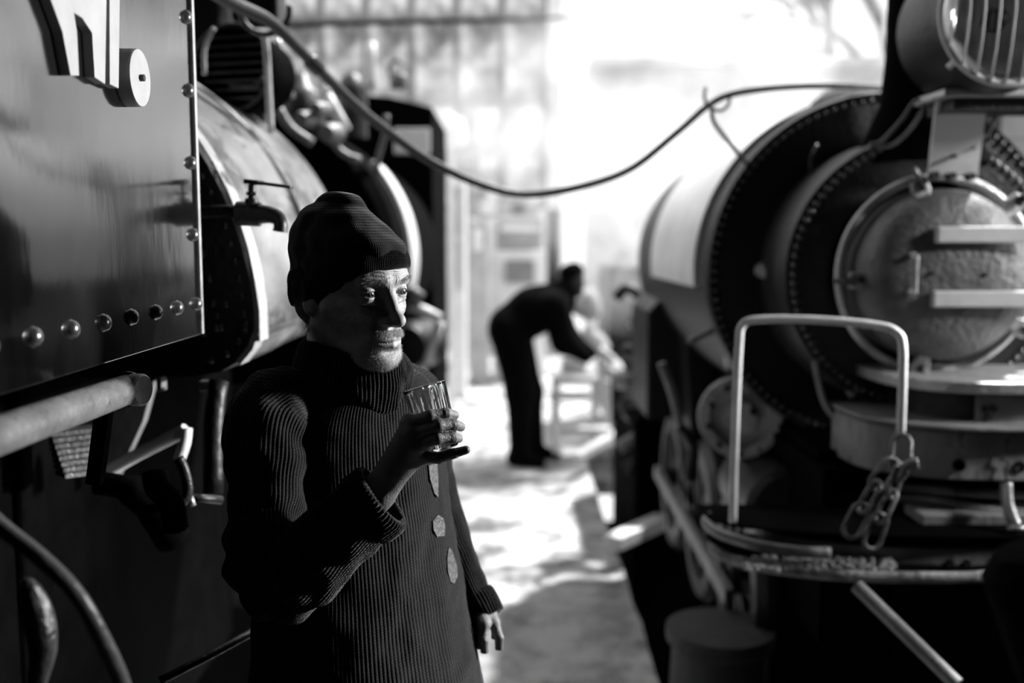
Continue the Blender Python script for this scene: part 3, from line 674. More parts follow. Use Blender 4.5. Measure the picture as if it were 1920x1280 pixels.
# trousers and boots (below the frame)
M['trouser'] = M_('trouser_cloth', .02, .9, 0, .3, 20, .3, 90, spec=.1)
mb = Mb()
for hp, ft in ((hipL, ftL), (hipR, ftR)):
    mb.tube(spline([(Hp.x, Hp.y, 1.0), (hp.x, hp.y, .9), (hp.x + .01, hp.y, .68), (hp.x + .015, hp.y, .5), (ft.x, ft.y, .25), (ft.x, ft.y, .07)], 4), [.12] * 4 + [.115] * 4 + [.10] * 4 + [.085] * 4 + [.078] * 5, 20)
build('trousers', mb, 'trouser', man, smooth=True)
fd = Vector((math.sin(PSI), -math.cos(PSI), 0))
for ft in (ftL, ftR):
    mb = Mb(); b = Vector((ft.x, ft.y, 0))
    mb.tube([b + Vector((0, 0, .03)) - fd * .07, b + fd * -.05 + Vector((0, 0, .045)), b + fd * .05 + Vector((0, 0, .045)), b + fd * .14 + Vector((0, 0, .038)), b + fd * .19 + Vector((0, 0, .032))], [.03, .045, .045, .038, .02], 14)
    mb.tube([b + Vector((0, 0, .04)), b + Vector((0, 0, .16))], [.05, .055], 14)
    build('boot', mb, 'rubber', man, smooth=True)

# the glass
axis = (GA - GB); HG = axis.length; axn = axis.normalized(); mb = Mb()
out_r = lambda t: .0245 + .0065 * t; inr = lambda t: .0205 + .0072 * t
u, v_ = frame(axn); nseg = 132; prof = []
ts = [0, .02, .1, .3, .5, .7, .86, .97, 1.0]
ring_list = []
for t in ts: ring_list.append((out_r(t) - (.0015 if t == 0 else 0), t * HG, .0011 if .05 < t < .9 else 0))
ring_list.append((out_r(1) - .0008, HG + .0006, 0))
for t in [1, .97, .86, .7, .5, .3, .13]: ring_list.append((inr(t) + (.0012 if t == 1 else 0), t * HG, 0))
ring_list.append((.012, .115 * HG, 0)); ring_list.append((.0002, .11 * HG, 0))
vs = []
for r_, h_, fl_ in ring_list:
    for k in range(nseg):
        a = 2 * PI * k / nseg; hp_ = PI / 11; poly_r = math.cos(hp_) / math.cos((a % (2 * hp_)) - hp_); rr = r_ * (1 - min(1, fl_ / .0011) * (1 - poly_r)) + (.0004 if fl_ else 0); vs.append(GB + axn * h_ + (u * math.cos(a) + v_ * math.sin(a)) * rr)
fs = [(i * nseg + k, i * nseg + (k + 1) % nseg, (i + 1) * nseg + (k + 1) % nseg, (i + 1) * nseg + k) for i in range(len(ring_list) - 1) for k in range(nseg)]
fs.append(tuple(reversed(range(nseg)))); fs.append(tuple(range((len(ring_list) - 1) * nseg, len(ring_list) * nseg)))
mb.add(vs, fs)
tag(build('drinking_glass', mb, 'glass', smooth=True, auto=18), 'small clear fluted drinking glass held up in the capped man\'s hand', 'glass')
# ================================================================ the small locomotive at the right
CX, CZ = 1.186, 1.583
loco = root('locomotive', (CX, 3.0, 0), 'small dark steam locomotive at right showing its round smokebox door, headlamp and chimney', 'locomotive')
LR = []
def part(name, mb, mat, par=None, **k): return build(name, mb, mat, par or loco, **k)
BK = Vector((0, 1, 0))
rv = dome_mesh('rivet', .0095, .008, 'rivet_iron', 10); rvs = dome_mesh('rivet', .007, .006, 'rivet_iron', 8)
# boiler drum, flanges
mb = Mb(); mb.lathe([(.0, 5.15), (.535, 5.15), (.535, 3.27), (.557, 3.26), (.557, 3.20), (.40, 3.195)], (CX, 0, CZ), (0, 1, 0), 96)
boil = part('boiler', mb, 'black_iron', smooth=True, auto=30)
mb = Mb(); mb.lathe([(.53, 3.20), (.557, 3.18), (.566, 3.21), (.56, 3.29), (.54, 3.29)], (CX, 0, CZ), (0, 1, 0), 110)
fl_ = part('boiler_flange', mb, 'dark_iron', smooth=True, auto=40)
pts = [Vector((CX + .538 * math.cos(a), 3.186, CZ + .538 * math.sin(a))) for a in [2 * PI * i / 112 for i in range(112)]]
studs('rivet', rv, fl_, pts, (0, -1, 0))
mb = Mb(); mb.lathe([(.545, 3.36), (.575, 3.36), (.578, 3.5), (.578, 4.35), (.575, 4.4), (.548, 4.4)], (CX, 0, CZ), (0, 1, 0), 50, a0=math.radians(-6), a1=math.radians(104), ref=(-1, 0, 0))
part('boiler_jacket', mb, 'silver_jacket', smooth=True, auto=40, label='pale sheet jacket on the boiler side')
mb = Mb(); mb.lathe([(.40, 3.2), (.40, 2.90), (.395, 2.885), (.27, 2.88)], (CX, 0, CZ), (0, 1, 0), 80)
sb = part('smokebox', mb, 'dark_iron', smooth=True, auto=30)
pts = [Vector((CX + .372 * math.cos(a), 2.882, CZ + .372 * math.sin(a))) for a in [2 * PI * i / 88 for i in range(88)]]
studs('rivet', rv, sb, pts, (0, -1, 0))
mb = Mb(); mb.ring((CX, 2.79, CZ), (0, 1, 0), .272, .013, 80, 8); part('door_ring', mb, 'worn_steel', smooth=True, label='bright worn ring round the smokebox door')
mb = Mb(); mb.lathe([(.240, 2.88), (.240, 2.79), (.236, 2.75), (.226, 2.712), (.205, 2.682), (.16, 2.662), (.08, 2.652), (.0005, 2.65)], (CX, 0, CZ), (0, 1, 0), 96)
door = part('smokebox_door', mb, 'door_iron', smooth=True)
for py in (440, 560):
    a = P(1752 if py == 440 else 1744, py, 2.655); mb = Mb(); mb.box((a.x + .17, 2.645, a.z), (.34, .026, .043))
    part('hinge_strap', mb, 'pale_paint', door, bevel=.004)
a, b = P(1712, 478, 2.65), P(1708, 548, 2.65); up = Vector((0, -.03, 0))
mb = Mb(); mb.tube([a, a + up, b + up, b], .0045, 8); mb.tube([a + Vector((0, .02, 0)), a + up * .15], .009, 8); mb.tube([b + Vector((0, .02, 0)), b + up * .15], .009, 8); part('door_handle', mb, 'worn_steel', door, smooth=True, auto=40)
for px, py in ((1745, 512), (1845, 515)):
    q = P(px, py, 2.655); mb = Mb(); mb.tube([q + BK * .01, q - BK * .008], .006, 8); part('screw', mb, 'black_iron', door)
for px, py in ((1722, 352), (1603, 525), (1903, 380), (1912, 615), (1722, 690)):
    q = P(px, py, 2.74); d = (Vector((CX, 2.74, CZ)) - q); d.y = 0; d.normalize(); s_ = d.cross(BK)
    mb = Mb(); e = q + d * .012 - BK * .02
    mb.prism([(-.022, -.030), (.022, -.030), (.024, .0), (.006, .045), (-.006, .045), (-.024, 0)], e, s_, d, BK * .022)
    cl = part('door_clamp', mb, 'worn_steel', bevel=.003)
    mb = Mb(); mb.lathe([(.0, -.03), (.013, -.03), (.013, 0), (.0095, .0), (.0095, .07)], q - d * .018 - BK * .02, (0, 1, 0), 6); part('bolt', mb, 'dark_iron', cl)
    mb = Mb(); mb.tube([q - d * .055 - BK * .005, q - d * .02 - BK * .03, q + d * .01 - BK * .03], .008, 8); part('clamp_arm', mb, 'dark_iron', cl, smooth=True)
# chimney, lamp bracket, lamp
mb = Mb(); mb.lathe([(.20, -.42), (.155, -.33), (.118, -.24), (.108, -.1), (.106, .3), (.108, .95), (.12, 1.0), (.10, 1.0)], (1.205, 2.98, 2.32), (0, 0, 1), 48); part('chimney', mb, 'soot', smooth=True, auto=40)
Yb = 2.66; mb = Mb(); a, b, c, d = P(1757, 186, Yb), P(1852, 186, Yb), P(1833, 332, Yb + .09), P(1741, 332, Yb + .09)
nrm = Vector((0, .012, 0)); mb.add([a, b, c, d, a + nrm, b + nrm, c + nrm, d + nrm], [(0, 1, 2, 3), (7, 6, 5, 4), (0, 4, 5, 1), (1, 5, 6, 2), (2, 6, 7, 3), (3, 7, 4, 0)])
br = part('lamp_bracket', mb, 'white_wall', label='pale sheet bracket standing on the smokebox')
for px, py, r in ((1752, 328, .011), (1784, 330, .011), (1820, 331, .011), (1788, 293, .006), (1823, 278, .004)):
    q = P(px, py, Yb + .07 if py > 300 else Yb + .06); mb = Mb(); mb.tube([q + BK * .02, q - BK * .012], r, 6); part('bolt', mb, 'black_iron', br)
q = P(1752, 178, 2.62); mb = Mb(); mb.box((q.x + .21, 2.66, q.z - .002), (.42, .20, .018)); part('lamp_shelf', mb, 'worn_steel', bevel=.003)
mb = Mb(); mb.box((q.x + .21, 2.70, q.z - .026), (.36, .05, .03)); part('shelf_angle', mb, 'dark_iron')
LC = P(1887, 28, 2.5); R_ = .167
mb = Mb(); mb.lathe([(R_ * 1.03, -.02), (R_ * 1.05, .03), (R_ * 1.1, .05), (R_ * 1.1, .22), (R_ * .7, .30), (.0005, .31)], LC, (0, 1, 0), 64); mb.box(LC + Vector((.02, .17, -.17)), (.2, .16, .09)); lb = part('headlamp', mb, 'black_iron', smooth=True, auto=35)
mb = Mb(); mb.ring(LC - BK * .02, (0, 1, 0), R_, .010, 72, 8); part('lamp_rim', mb, 'white_bar', lb, smooth=True)
mb = Mb(); mb.lathe([(R_, .0), (R_ * .8, .05), (R_ * .5, .085), (.04, .1), (.0005, .1)], LC, (0, 1, 0), 64); part('reflector', mb, 'pale_reflector', lb, smooth=True)
mb = Mb(); mb.lathe([(.0005, .02), (.025, .035), (.03, .06), (.02, .095)], LC, (0, 1, 0), 24); part('bulb_cap', mb, 'dark_iron', lb, smooth=True)
mb = Mb(); mb.lathe([(.0005, -.026), (R_ * .5, -.020), (R_ * .97, -.006), (R_ * .97, -.003), (R_ * .5, -.017), (.0005, -.023)], LC, (0, 1, 0), 48); part('lens', mb, 'lamp_glass', lb, smooth=True)
for i in range(-4, 5):
    xx = i * .0365; h = math.sqrt(max(0, R_ ** 2 - xx ** 2)); mb = Mb(); sl = .05
    mb.tube([LC + Vector((xx - sl * h, -.03, -h)), LC + Vector((xx - sl * h * .5, -.042, -h * .5)), LC + Vector((xx, -.045, 0)), LC + Vector((xx + sl * h, -.03, h))], .0028, 8); part('guard_bar', mb, 'white_bar', lb, smooth=True)
q = P(1787, 118, 2.5); mb = Mb(); mb.tube([q + Vector((-.012, 0, -.012)), q + Vector((.012, -.02, .015))], .008, 8); part('lamp_catch', mb, 'worn_steel', lb, smooth=True)
for pl in (((1632, 270), (1652, 265), (1690, 225), (1716, 190), (1755, 176)), ((1632, 272), (1668, 274), (1700, 250), (1725, 215), (1742, 182))):
    mb = Mb(); mb.tube(spline([P(x_, y_, 2.72) for x_, y_ in pl], 5), .005, 8); part('grab_rail', mb, 'grey_paint', smooth=True)
mb = Mb(); mb.tube(spline([P(1532, 272, 3.12), P(1521, 300, 3.1), P(1524, 330, 3.1), P(1546, 362, 3.12)], 5), .006, 8); part('pipe', mb, 'dark_iron', smooth=True)
for pl in (((1852, 215), (1880, 200), (1905, 190), (1925, 215)), ((1850, 260), (1862, 230), (1890, 195), (1925, 178))):
    mb = Mb(); mb.tube(spline([P(x_, y_, 2.74) for x_, y_ in pl], 5), .005, 8); part('wire', mb, 'rubber', smooth=True)
zd = P(1640, 166, 3.9); mb = Mb(); mb.lathe([(.24, -.35), (.235, -.05), (.19, -.01), (.0005, .0)], (zd.x, 3.9, zd.z), (0, 0, 1), 40); part('sand_dome', mb, 'black_iron', smooth=True, auto=40)
# curved front plates and beams
def apron(name, xl, z0, z1, Yl, Yf, mat, xr=None, par=None, bev=.004, n=22, **k):
    xc = CX + .12; a_ = xc - xl; b_ = Yl - Yf; poly = []
    for i in range(n + 1):
        an = PI + PI * i / n; s_ = math.sin(an); c_ = math.cos(an)
        poly.append((xc + a_ * math.copysign(abs(c_) ** .75, c_), Yl + b_ * math.copysign(abs(s_) ** .75, s_)))
    poly += [(xc + a_, Yl + .08), (xl, Yl + .08)]
    mb = Mb(); mb.prism(poly, (0, 0, z0), (1, 0, 0), (0, 1, 0), (0, 0, z1 - z0)); return part(name, mb, mat, par, bevel=bev, **k)
def zz(py, Y): return P(960, py, Y).z
apron('top_plate', px_x(1630, 2.82), zz(738, 2.52), zz(716, 2.52), 2.82, 2.50, 'worn_steel')
apron('front_drum', px_x(1690, 2.80), zz(800, 2.56), zz(738, 2.56), 2.80, 2.56, 'dark_iron')
q = P(1880, 770, 2.54); mb = Mb(); mb.box((q.x, 2.553, q.z), (.13, .012, .08)); pt = part('patch_plate', mb, 'grey_paint', bevel=.003)
for px, py in ((1846, 768), (1852, 782), (1862, 765)):
    q = P(px, py, 2.545); mb = Mb(); mb.tube([q + BK * .01, q - BK * .012], .008, 6); part('bolt', mb, 'dark_iron', pt)
apron('shelf_plate', px_x(1580, 2.80), zz(810, 2.47), zz(801, 2.47), 2.80, 2.46, 'grey_paint')
bm = apron('front_beam', px_x(1588, 2.78), zz(902, 2.5), zz(811, 2.5), 2.78, 2.50, 'beam_paint')
for px, py in ((1800, 873), (1912, 875)):
    q = P(px, py, 2.497); mb = Mb(); mb.lathe([(.0, .012), (.011, .012), (.011, -.002), (.015, -.002), (.015, .012)], q, (0, 1, 0), 16); part('bolt_hole', mb, 'soot', bm)
mb = Mb(); mb.tube(spline([P(1890, 822, 2.495), P(1884, 845, 2.49), P(1878, 858, 2.49), P(1892, 868, 2.49), P(1884, 880, 2.49), P(1888, 900, 2.493)], 3), .003, 6); part('wire', mb, 'rubber', bm)
for y0, y1 in ((915, 925), (935, 955)):
    mb = Mb(); mb.tube(spline([P(1690, y0, 2.7), P(1760, y0 + 4, 2.58), P(1860, y1, 2.55), P(1960, y1 + 3, 2.58)], 5), .013, 10); part('cross_pipe', mb, 'grey_paint', smooth=True)
a = P(1729, 964, 2.5); mb = Mb(); mb.box((a.x + .17, 2.56, a.z - .042), (.34, .12, .082)); bx = part('coupling_block', mb, 'grey_paint', bevel=.004)
q = P(1799, 1003, 2.497); mb = Mb(); mb.tube([q + BK * .02, q - BK * .008], .016, 16); part('bolt', mb, 'grey_paint', bx)
mb = Mb(); mb.tube(spline([P(1886, 905, 2.47), P(1888, 940, 2.455), P(1896, 968, 2.44), P(1904, 985, 2.43)], 4), .013, 8, flat=1.6); part('hanger', mb, 'worn_steel', smooth=True)
mb = Mb(); mb.ring(P(1906, 990, 2.42), (0, .3, 1), .017, .006, 24, 8); part('hanger_eye', mb, 'worn_steel', smooth=True)
apron('step_plate', px_x(1328, 2.6), zz(1006, 2.42) , zz(1000, 2.42), 2.62, 2.40, 'soot', n=30)
apron('lower_plate', px_x(1350, 2.6), zz(1085, 2.36), zz(1075, 2.36), 2.62, 2.34, 'soot', n=30)
def rim(name, pts, r, mat, flat): mb = Mb(); mb.tube(spline(pts, 5), r, 10, flat=flat); return part(name, mb, mat, smooth=True)
rim('step_rim', [P(1332, 968, 2.62), P(1322, 978, 2.58), P(1345, 998, 2.5), P(1390, 1014, 2.45), P(1440, 1026, 2.42), P(1500, 1034, 2.4), P(1556, 1036, 2.4)], .011, 'grey_paint', 1.3)
rim('step_rim', [P(1336, 1030, 2.58), P(1370, 1048, 2.5), P(1440, 1064, 2.42), P(1520, 1074, 2.37), P(1600, 1080, 2.34), P(1700, 1082, 2.32), P(1800, 1082, 2.32), P(1880, 1078, 2.34), P(1990, 1070, 2.4)], .012, 'rust_plate', 1.2)
mb = Mb(); rnd = random.Random(5)
for _ in range(260):
    px = rnd.uniform(1390, 1680); q = P(px, 1066 - abs(px - 1540) * .03 - rnd.uniform(0, 20), rnd.uniform(2.36, 2.46)); q.z = zz(1072, 2.36) + .004; s_ = rnd.uniform(.004, .012)
    mb.lathe([(s_, -s_ * .3), (s_ * .9, s_ * .4), (.0003, s_ * rnd.uniform(.6, 1.2))], q, (rnd.uniform(-.3, .3), rnd.uniform(-.3, .3), 1), 5)
g_ = part('coal_crumbs', mb, 'rust_plate'); g_['kind'] = 'stuff'
apron('lower_wall', px_x(1440, 2.62), zz(1068, 2.42), zz(1030, 2.42), 2.66, 2.42, 'grey_paint')
for px in (1783, 1815):
    q = P(px, 1054, 2.415); mb = Mb(); mb.tube([q + BK * .02, q - BK * .006], .006, 10); part('bolt', mb, 'black_iron')
# hand rail hoop in front
mb = Mb(); mb.tube(spline([P(1374, 978, 2.46), P(1377, 860, 2.46), P(1381, 740, 2.455), P(1386, 640, 2.45), P(1391, 612, 2.45), P(1412, 600, 2.445), P(1480, 598, 2.43), P(1570, 602, 2.41), P(1650, 611, 2.39), P(1680, 622, 2.38), P(1692, 645, 2.375), P(1692, 720, 2.38), P(1689, 812, 2.39)], 6), .0105, 12)
part('hand_rail', mb, 'white_bar', smooth=True, label='white painted hoop rail')
# pipes and pump at the side
mb = Mb(); mb.tube(spline([P(1425, 505, 3.15), P(1450, 520, 3.1), P(1500, 590, 3.0), P(1560, 675, 2.95), P(1608, 738, 2.9)], 6), .024, 14); part('steam_pipe', mb, 'grey_paint', smooth=True)
mb = Mb(); mb.tube(spline([P(1528, 672, 2.9), P(1536, 720, 2.88), P(1552, 765, 2.86), P(1584, 792, 2.84), P(1640, 800, 2.8)], 6), .009, 8, flat=2); part('bracket_bar', mb, 'grey_paint', smooth=True)
PC = P(1388, 780, 3.3); mb = Mb()
mb.lathe([(.0005, -.05), (.055, -.05), (.06, -.02), (.095, -.02), (.10, -.045), (.135, -.045), (.14, -.02)], PC, (.28, 1, 0), 48); pm = part('cylinder_cover', mb, 'cover_paint', smooth=True, auto=30)
mb = Mb(); mb.lathe([(.13, .0), (.13, .25), (.0005, .25)], PC, (.28, 1, 0), 32); part('cylinder', mb, 'soot', smooth=True, auto=30)
for i in range(10):
    an = 2 * PI * i / 10 + .2; q = PC + Vector((.118 * math.cos(an), -.045, .118 * math.sin(an))); mb = Mb(); mb.tube([q, q - BK * .018], .011, 6); part('bolt', mb, 'dark_iron', pm)
q = P(1410, 770, 3.22); mb = Mb(); mb.tube([q, q - BK * .03], .012, 6); part('bolt', mb, 'black_iron', pm)
# frame, wheels, side tank to the rear
mb = Mb(); mb.box((CX, 3.95, 1.02), (.62, 2.3, .12)); mb.box((CX - .3, 3.9, .80), (.05, 2.4, .5)); mb.box((CX + .3, 3.9, .80), (.05, 2.4, .5)); part('frame', mb, 'soot')
mb = Mb(); mb.prism([(.80, -.05), (1.55, -.05), (1.62, .8), (1.5, .95), (.86, .95), (.74, .8)], (0, 4.4, .85), (1, 0, 0), (0, 0, 1), (0, .78, 0)); part('side_tank', mb, 'black_iron', bevel=.01)
mb = Mb(); mb.prism([(1.36, .0), (2.3, .0), (2.3, 1.42), (2.1, 1.5), (1.5, 1.5), (1.36, 1.42)], (0, 4.75, .85), (1, 0, 0), (0, 0, 1), (0, .45, 0)); part('cab', mb, 'black_iron', bevel=.01)
mb = Mb(); mb.prism([(.63, .0), (1.5, .0), (1.5, .5), (1.4, .62), (.74, .62), (.63, .5)], (0, 4.6, .85), (1, 0, 0), (0, 0, 1), (0, .6, 0)); part('tool_box', mb, 'black_iron', bevel=.01)
for y_ in (3.35, 4.05, 4.75):
    w_c = Vector((.80, y_, .52)); mb = Mb(); mb.lathe([(.06, -.05), (.06, .05), (.03, .05), (.03, -.05), (.06, -.05)], w_c, (1, 0, 0), 24)
    mb.lathe([(.24, -.03), (.31, -.03), (.335, .0), (.335, .03), (.24, .03), (.24, -.03)], w_c, (1, 0, 0), 48)
    for k in range(8):
        an = 2 * PI * k / 8; dr = Vector((0, math.cos(an), math.sin(an))); mb.bar(w_c + dr * .05, w_c + dr * .25, .03, .045, up=(1, 0, 0))
    part('wheel', mb, 'dark_iron', smooth=False)
mb = Mb(); mb.bar((.72, 3.2, .50), (.72, 4.85, .54), .03, .06); part('side_rod', mb, 'grey_paint', bevel=.004)
mb = Mb(); mb.lathe([(.0005, -.22), (.11, -.22), (.13, -.2), (.13, .2), (.11, .22), (.0005, .22)], (.86, 3.25, .84), (0, 1, 0), 32); part('steam_cylinder', mb, 'dark_iron', smooth=True, auto=35)
for pl, r, m_ in ((((1240, 680), (1262, 740), (1275, 800)), .016, 'grey_paint'), (((1342, 615), (1362, 625), (1368, 690)), .016, 'white_bar'), (((1290, 640), (1340, 618)), .012, 'grey_paint'), (((1275, 800), (1300, 840), (1290, 900)), .02, 'dark_iron')):
    mb = Mb(); mb.tube(spline([P(x_, y_, 3.35) for x_, y_ in pl], 4), r, 10); part('valve_rod', mb, m_, smooth=True)
# the hook-ended chain hanging from the rail
ch = root('chain', P(1690, 815, 2.36), 'rusty iron chain hanging from the hoop rail of the right locomotive', 'chain')
def link_mesh(L_, W_, r):
    mb = Mb(); pts = []; hw = W_ / 2; hl = L_ / 2 - hw
    for i in range(24):
        a_ = 2 * PI * i / 24; pts.append(Vector((hw * math.cos(a_), 0, hw * math.sin(a_) + (hl if math.sin(a_) >= 0 else -hl))))
    n = 7; v = []; f = []
    for i in range(24):
        t = (pts[(i + 1) % 24] - pts[i - 1]).normalized(); u_ = Vector((0, 1, 0)); w_ = t.cross(u_)
        for k in range(n):
            a_ = 2 * PI * k / n; v.append(pts[i] + (u_ * math.cos(a_) + w_ * math.sin(a_)) * r)
    for i in range(24):
        for k in range(n): f.append((i * n + k, ((i + 1) % 24) * n + k, ((i + 1) % 24) * n + (k + 1) % n, i * n + (k + 1) % n))
    me = bpy.data.meshes.new('link'); me.from_pydata([tuple(x) for x in v], [], f); me.materials.append(M['chain_iron']); me.polygons.foreach_set('use_smooth', [True] * len(f)); return me
lm = link_mesh(.088, .044, .0055)
path = spline([P(1691, 822, 2.37), P(1690, 860, 2.355), P(1678, 915, 2.34), P(1655, 950, 2.33), P(1648, 985, 2.32), P(1640, 1010, 2.32), P(1618, 1042, 2.33)], 10)
def run_chain(path, flip=0):
    acc = 0; out = [path[0]]
    for i in range(1, len(path)):
        acc += (path[i] - path[i - 1]).length
        if acc > .064: out.append(path[i]); acc = 0
    for i in range(len(out) - 1):
        c = (out[i] + out[i + 1]) / 2; d = (out[i + 1] - out[i]).normalized(); o = put('link', lm, ch, c)
        q = d.to_track_quat('Z', 'Y'); o.rotation_euler = (q @ Quaternion((0, 0, 1), (PI / 2 if (i + flip) % 2 else .2) + random.uniform(-.2, .2))).to_euler()
run_chain(path); run_chain(spline([P(1672, 868, 2.36), P(1645, 905, 2.36), P(1622, 945, 2.355), P(1600, 985, 2.35), P(1588, 1015, 2.35)], 10), 1)
mb = Mb(); mb.tube(spline([P(1680, 905, 2.33), P(1694, 888, 2.325), P(1700, 872, 2.32), P(1722, 868, 2.31)], 5), [.010] * 10 + [.011, .012, .013, .014, .015, .014], 10); build('hook', mb, 'chain_iron', ch, smooth=True)
# bars, post and drum by the pit
mb = Mb(); mb.tube([P(1606, 1098, 2.25), P(1795, 1283, 2.05)], .0165, 12)
tag(build('iron_bar', mb, 'grey_paint', smooth=True, auto=40), 'grey iron bar slanting down below the right locomotive\'s curved front plate', 'bar')
mb = Mb(); mb.lathe([(.0005, 0), (.21, 0), (.20, .35), (.165, .9), (.15, 1.30), (.17, 1.32), (.17, 1.36), (.0005, 1.36)], (.66, 3.05, -.9), (0, 0, 1), 32)
part('pit_pillar', mb, 'post_paint', smooth=True, auto=35)  # tapered concrete pillar of the pit, only parented to the locomotive
mb = Mb(); mb.bar(P(1147, 1018, 4.95), P(1272, 962, 5.6), .10, .07)
tag(build('timber_beam', mb, 'white_bar', bevel=.006), 'pale timber end lying over the pit beside the walkway', 'beam')
mb = Mb(); mb.lathe([(.0005, -.16), (.07, -.16), (.085, -.145), (.088, -.05), (.083, 0), (.088, .05), (.085, .145), (.07, .16), (.0005, .16)], P(2140, 1330, .85), (-.35, .25, 1), 40)
tag(build('dark_drum', mb, 'soot', smooth=True, auto=35), 'black out-of-focus drum edge at the bottom right corner', 'drum')
# ================================================================ the locomotive at the left, its tank side close to the camera
XT = -.557
def on_x(px, py, X):
    cx = (px - 960) / FP; cy = (640 - py) / FP; k = X / cx
    return Vector((X, k * (math.cos(PITCH) + cy * math.sin(PITCH)), CAM_Z + (cy * math.cos(PITCH) - math.sin(PITCH)) * k))
lo2 = root('locomotive', (-.9, 2.0, 0), 'big dark locomotive at left with a glossy riveted tank side and raised letters', 'locomotive')
def lp(name, mb, mat, par=None, **k): return build(name, mb, mat, par or lo2, **k)
zb = 1.512; Ye = 1.775
mb = Mb(); mb.prism([(-.4, zb), (Ye, zb), (Ye, 2.9), (-.4, 2.9)], (XT, 0, 0), (0, 1, 0), (0, 0, 1), (-.012, 0, 0))
tp = lp('tank_side', mb, 'gloss_plate', bevel=.0015)
mb = Mb(); mb.box((XT - .02, Ye - .003, 2.2), (.05, .012, 1.372)); lp('edge_strip', mb, 'worn_steel', tp)
mb = Mb(); mb.box((XT - .42, .7, 2.2), (.8, 2.1, 1.36)); lp('tank', mb, 'soot')
rvt = dome_mesh('rivet', .0115, .010, 'rivet_iron', 14)
pts = [Vector((XT, Ye - .022 - .1 * i, zb + .056)) for i in range(9)]
pts += [Vector((XT, Ye - .028, on_x(360, py, XT).z)) for py in (440, 306, 173, 40, -95, -230)]
studs('rivet', rvt, tp, pts, (1, 0, 0))
# raised letter, bar and disc on the plate
def onp(l): return [(on_x(a, b, XT + .0)[1], on_x(a, b, XT + .0)[2]) for a, b in l]
mb = Mb(); poly = onp([(48, -70), (96, 60), (112, 142), (128, 142), (124, 60), (118, 24), (134, 34), (153, 62), (158, 145), (178, 158), (182, -75)])
mb.prism(poly, (XT, 0, 0), (0, 1, 0), (0, 0, 1), (.014, 0, 0)); lt = lp('letter', mb, 'pale_letter', tp, bevel=.001, label='raised pale letter, cut by the top of the frame')
mb = Mb(); mb.prism(onp([(186, -75), (187, 158), (204, 166), (207, -75)]), (XT, 0, 0), (0, 1, 0), (0, 0, 1), (.014, 0, 0)); lp('letter', mb, 'pale_letter', tp, bevel=.001)
dc = on_x(236, 146, XT); mb = Mb(); mb.lathe([(.0005, .024), (.0045, .024), (.0045, .021), (.040, .021), (.041, .018), (.041, 0)], dc, (1, 0, 0), 48); dk = lp('disc', mb, 'pale_letter', tp, smooth=True, auto=30, label='pale round disc bolted beside the letters')
mb = Mb(); mb.tube([dc + Vector((.02, 0, 0)), dc + Vector((.027, 0, 0))], .005, 8); lp('screw', mb, 'black_iron', dk)
# boiler with riveted front plate, bright worn cladding
prof = []
cx0, cz0, r0 = -1.2, 1.50, .69
for i in range(0, 19): a = math.radians(90 - i * 5.1); prof.append((cx0 + r0 * math.cos(a), cz0 + r0 * math.sin(a)))
prof += [(-.512, 1.50), (-.525, 1.465), (-.55, 1.435), (-.585, 1.415), (-.64, 1.405), (-1.2, 1.40)]
Y0 = 2.0
mb = Mb(); mb.prism([(a - .004, b) for a, b in prof], (0, Y0, 0), (1, 0, 0), (0, 0, 1), (0, .03, 0)); ep = lp('end_plate', mb, 'black_iron')
def off(pl, d):
    out = []
    for i, (a, b) in enumerate(pl[:-1]):
        p0 = pl[max(i - 1, 0)]; p1 = pl[min(i + 1, len(pl) - 1)]; t = Vector((p1[0] - p0[0], p1[1] - p0[1])).normalized(); out.append((a + t.y * d, b - t.x * d))
    return out
def resample(pl, step):
    out = []; acc = 0
    for i in range(len(pl) - 1):
        a = Vector(pl[i]); b = Vector(pl[i + 1]); L_ = (b - a).length; t = step - acc if acc else 0
        while t < L_: out.append(a.lerp(b, t / L_)); t += step
        acc = L_ - (t - step)
    return out
rvb = dome_mesh('rivet', .0075, .006, 'rivet_iron', 12)
studs('rivet', rvb, ep, [Vector((p[0], Y0, p[1])) for p in resample(off(prof, .028), .036)], (0, -1, 0))
inner = resample(off(prof, .085), .05)
studs('rivet', rvb, ep, [Vector((p[0] + random.uniform(-.006, .006), Y0, p[1])) for p in inner], (0, -1, 0))
mb = Mb(); outp = off(prof, -.006)[2:-2]; inp = off(prof, .006)[2:-2]; n = len(outp); v = []; f = []
for k, yy in enumerate((Y0 - .012, Y0 + .05)):
    for a, b in outp: v.append((a, yy + random.uniform(-.006, .003) * (k == 0), b))
    for a, b in inp: v.append((a, yy + random.uniform(-.004, .003) * (k == 0), b))
for i in range(n - 1):
    o0, i0, o1, i1 = i, n + i, 2 * n + i, 3 * n + i
    f += [(o0, o0 + 1, i0 + 1, i0), (o0, o1, o1 + 1, o0 + 1), (i0, i0 + 1, i1 + 1, i1), (o1, i1, i1 + 1, o1 + 1)]
mb.add(v, f); lp('rim_strip', mb, 'worn_steel', label='bright ragged rim of the cladding')
def shell(pl, y0, y1, ny, dent):
    v = []; f = []; m = len(pl)
    for j in range(ny + 1):
        y = y0 + (y1 - y0) * j / ny
        for i, (a, b) in enumerate(pl):
            p = Vector((a, y, b)); d = noise.noise(p * 3.2) * dent + noise.noise(p * 9) * dent * .3; nx_, nz_ = a - cx0, b - cz0; l = math.hypot(nx_, nz_); v.append((a + nx_ / l * d, y, b + nz_ / l * d))
    for j in range(ny):
        for i in range(m - 1): f.append((j * m + i, j * m + i + 1, (j + 1) * m + i + 1, (j + 1) * m + i))
    return v, f
fine = [tuple(p) for p in resample(prof, .02)]
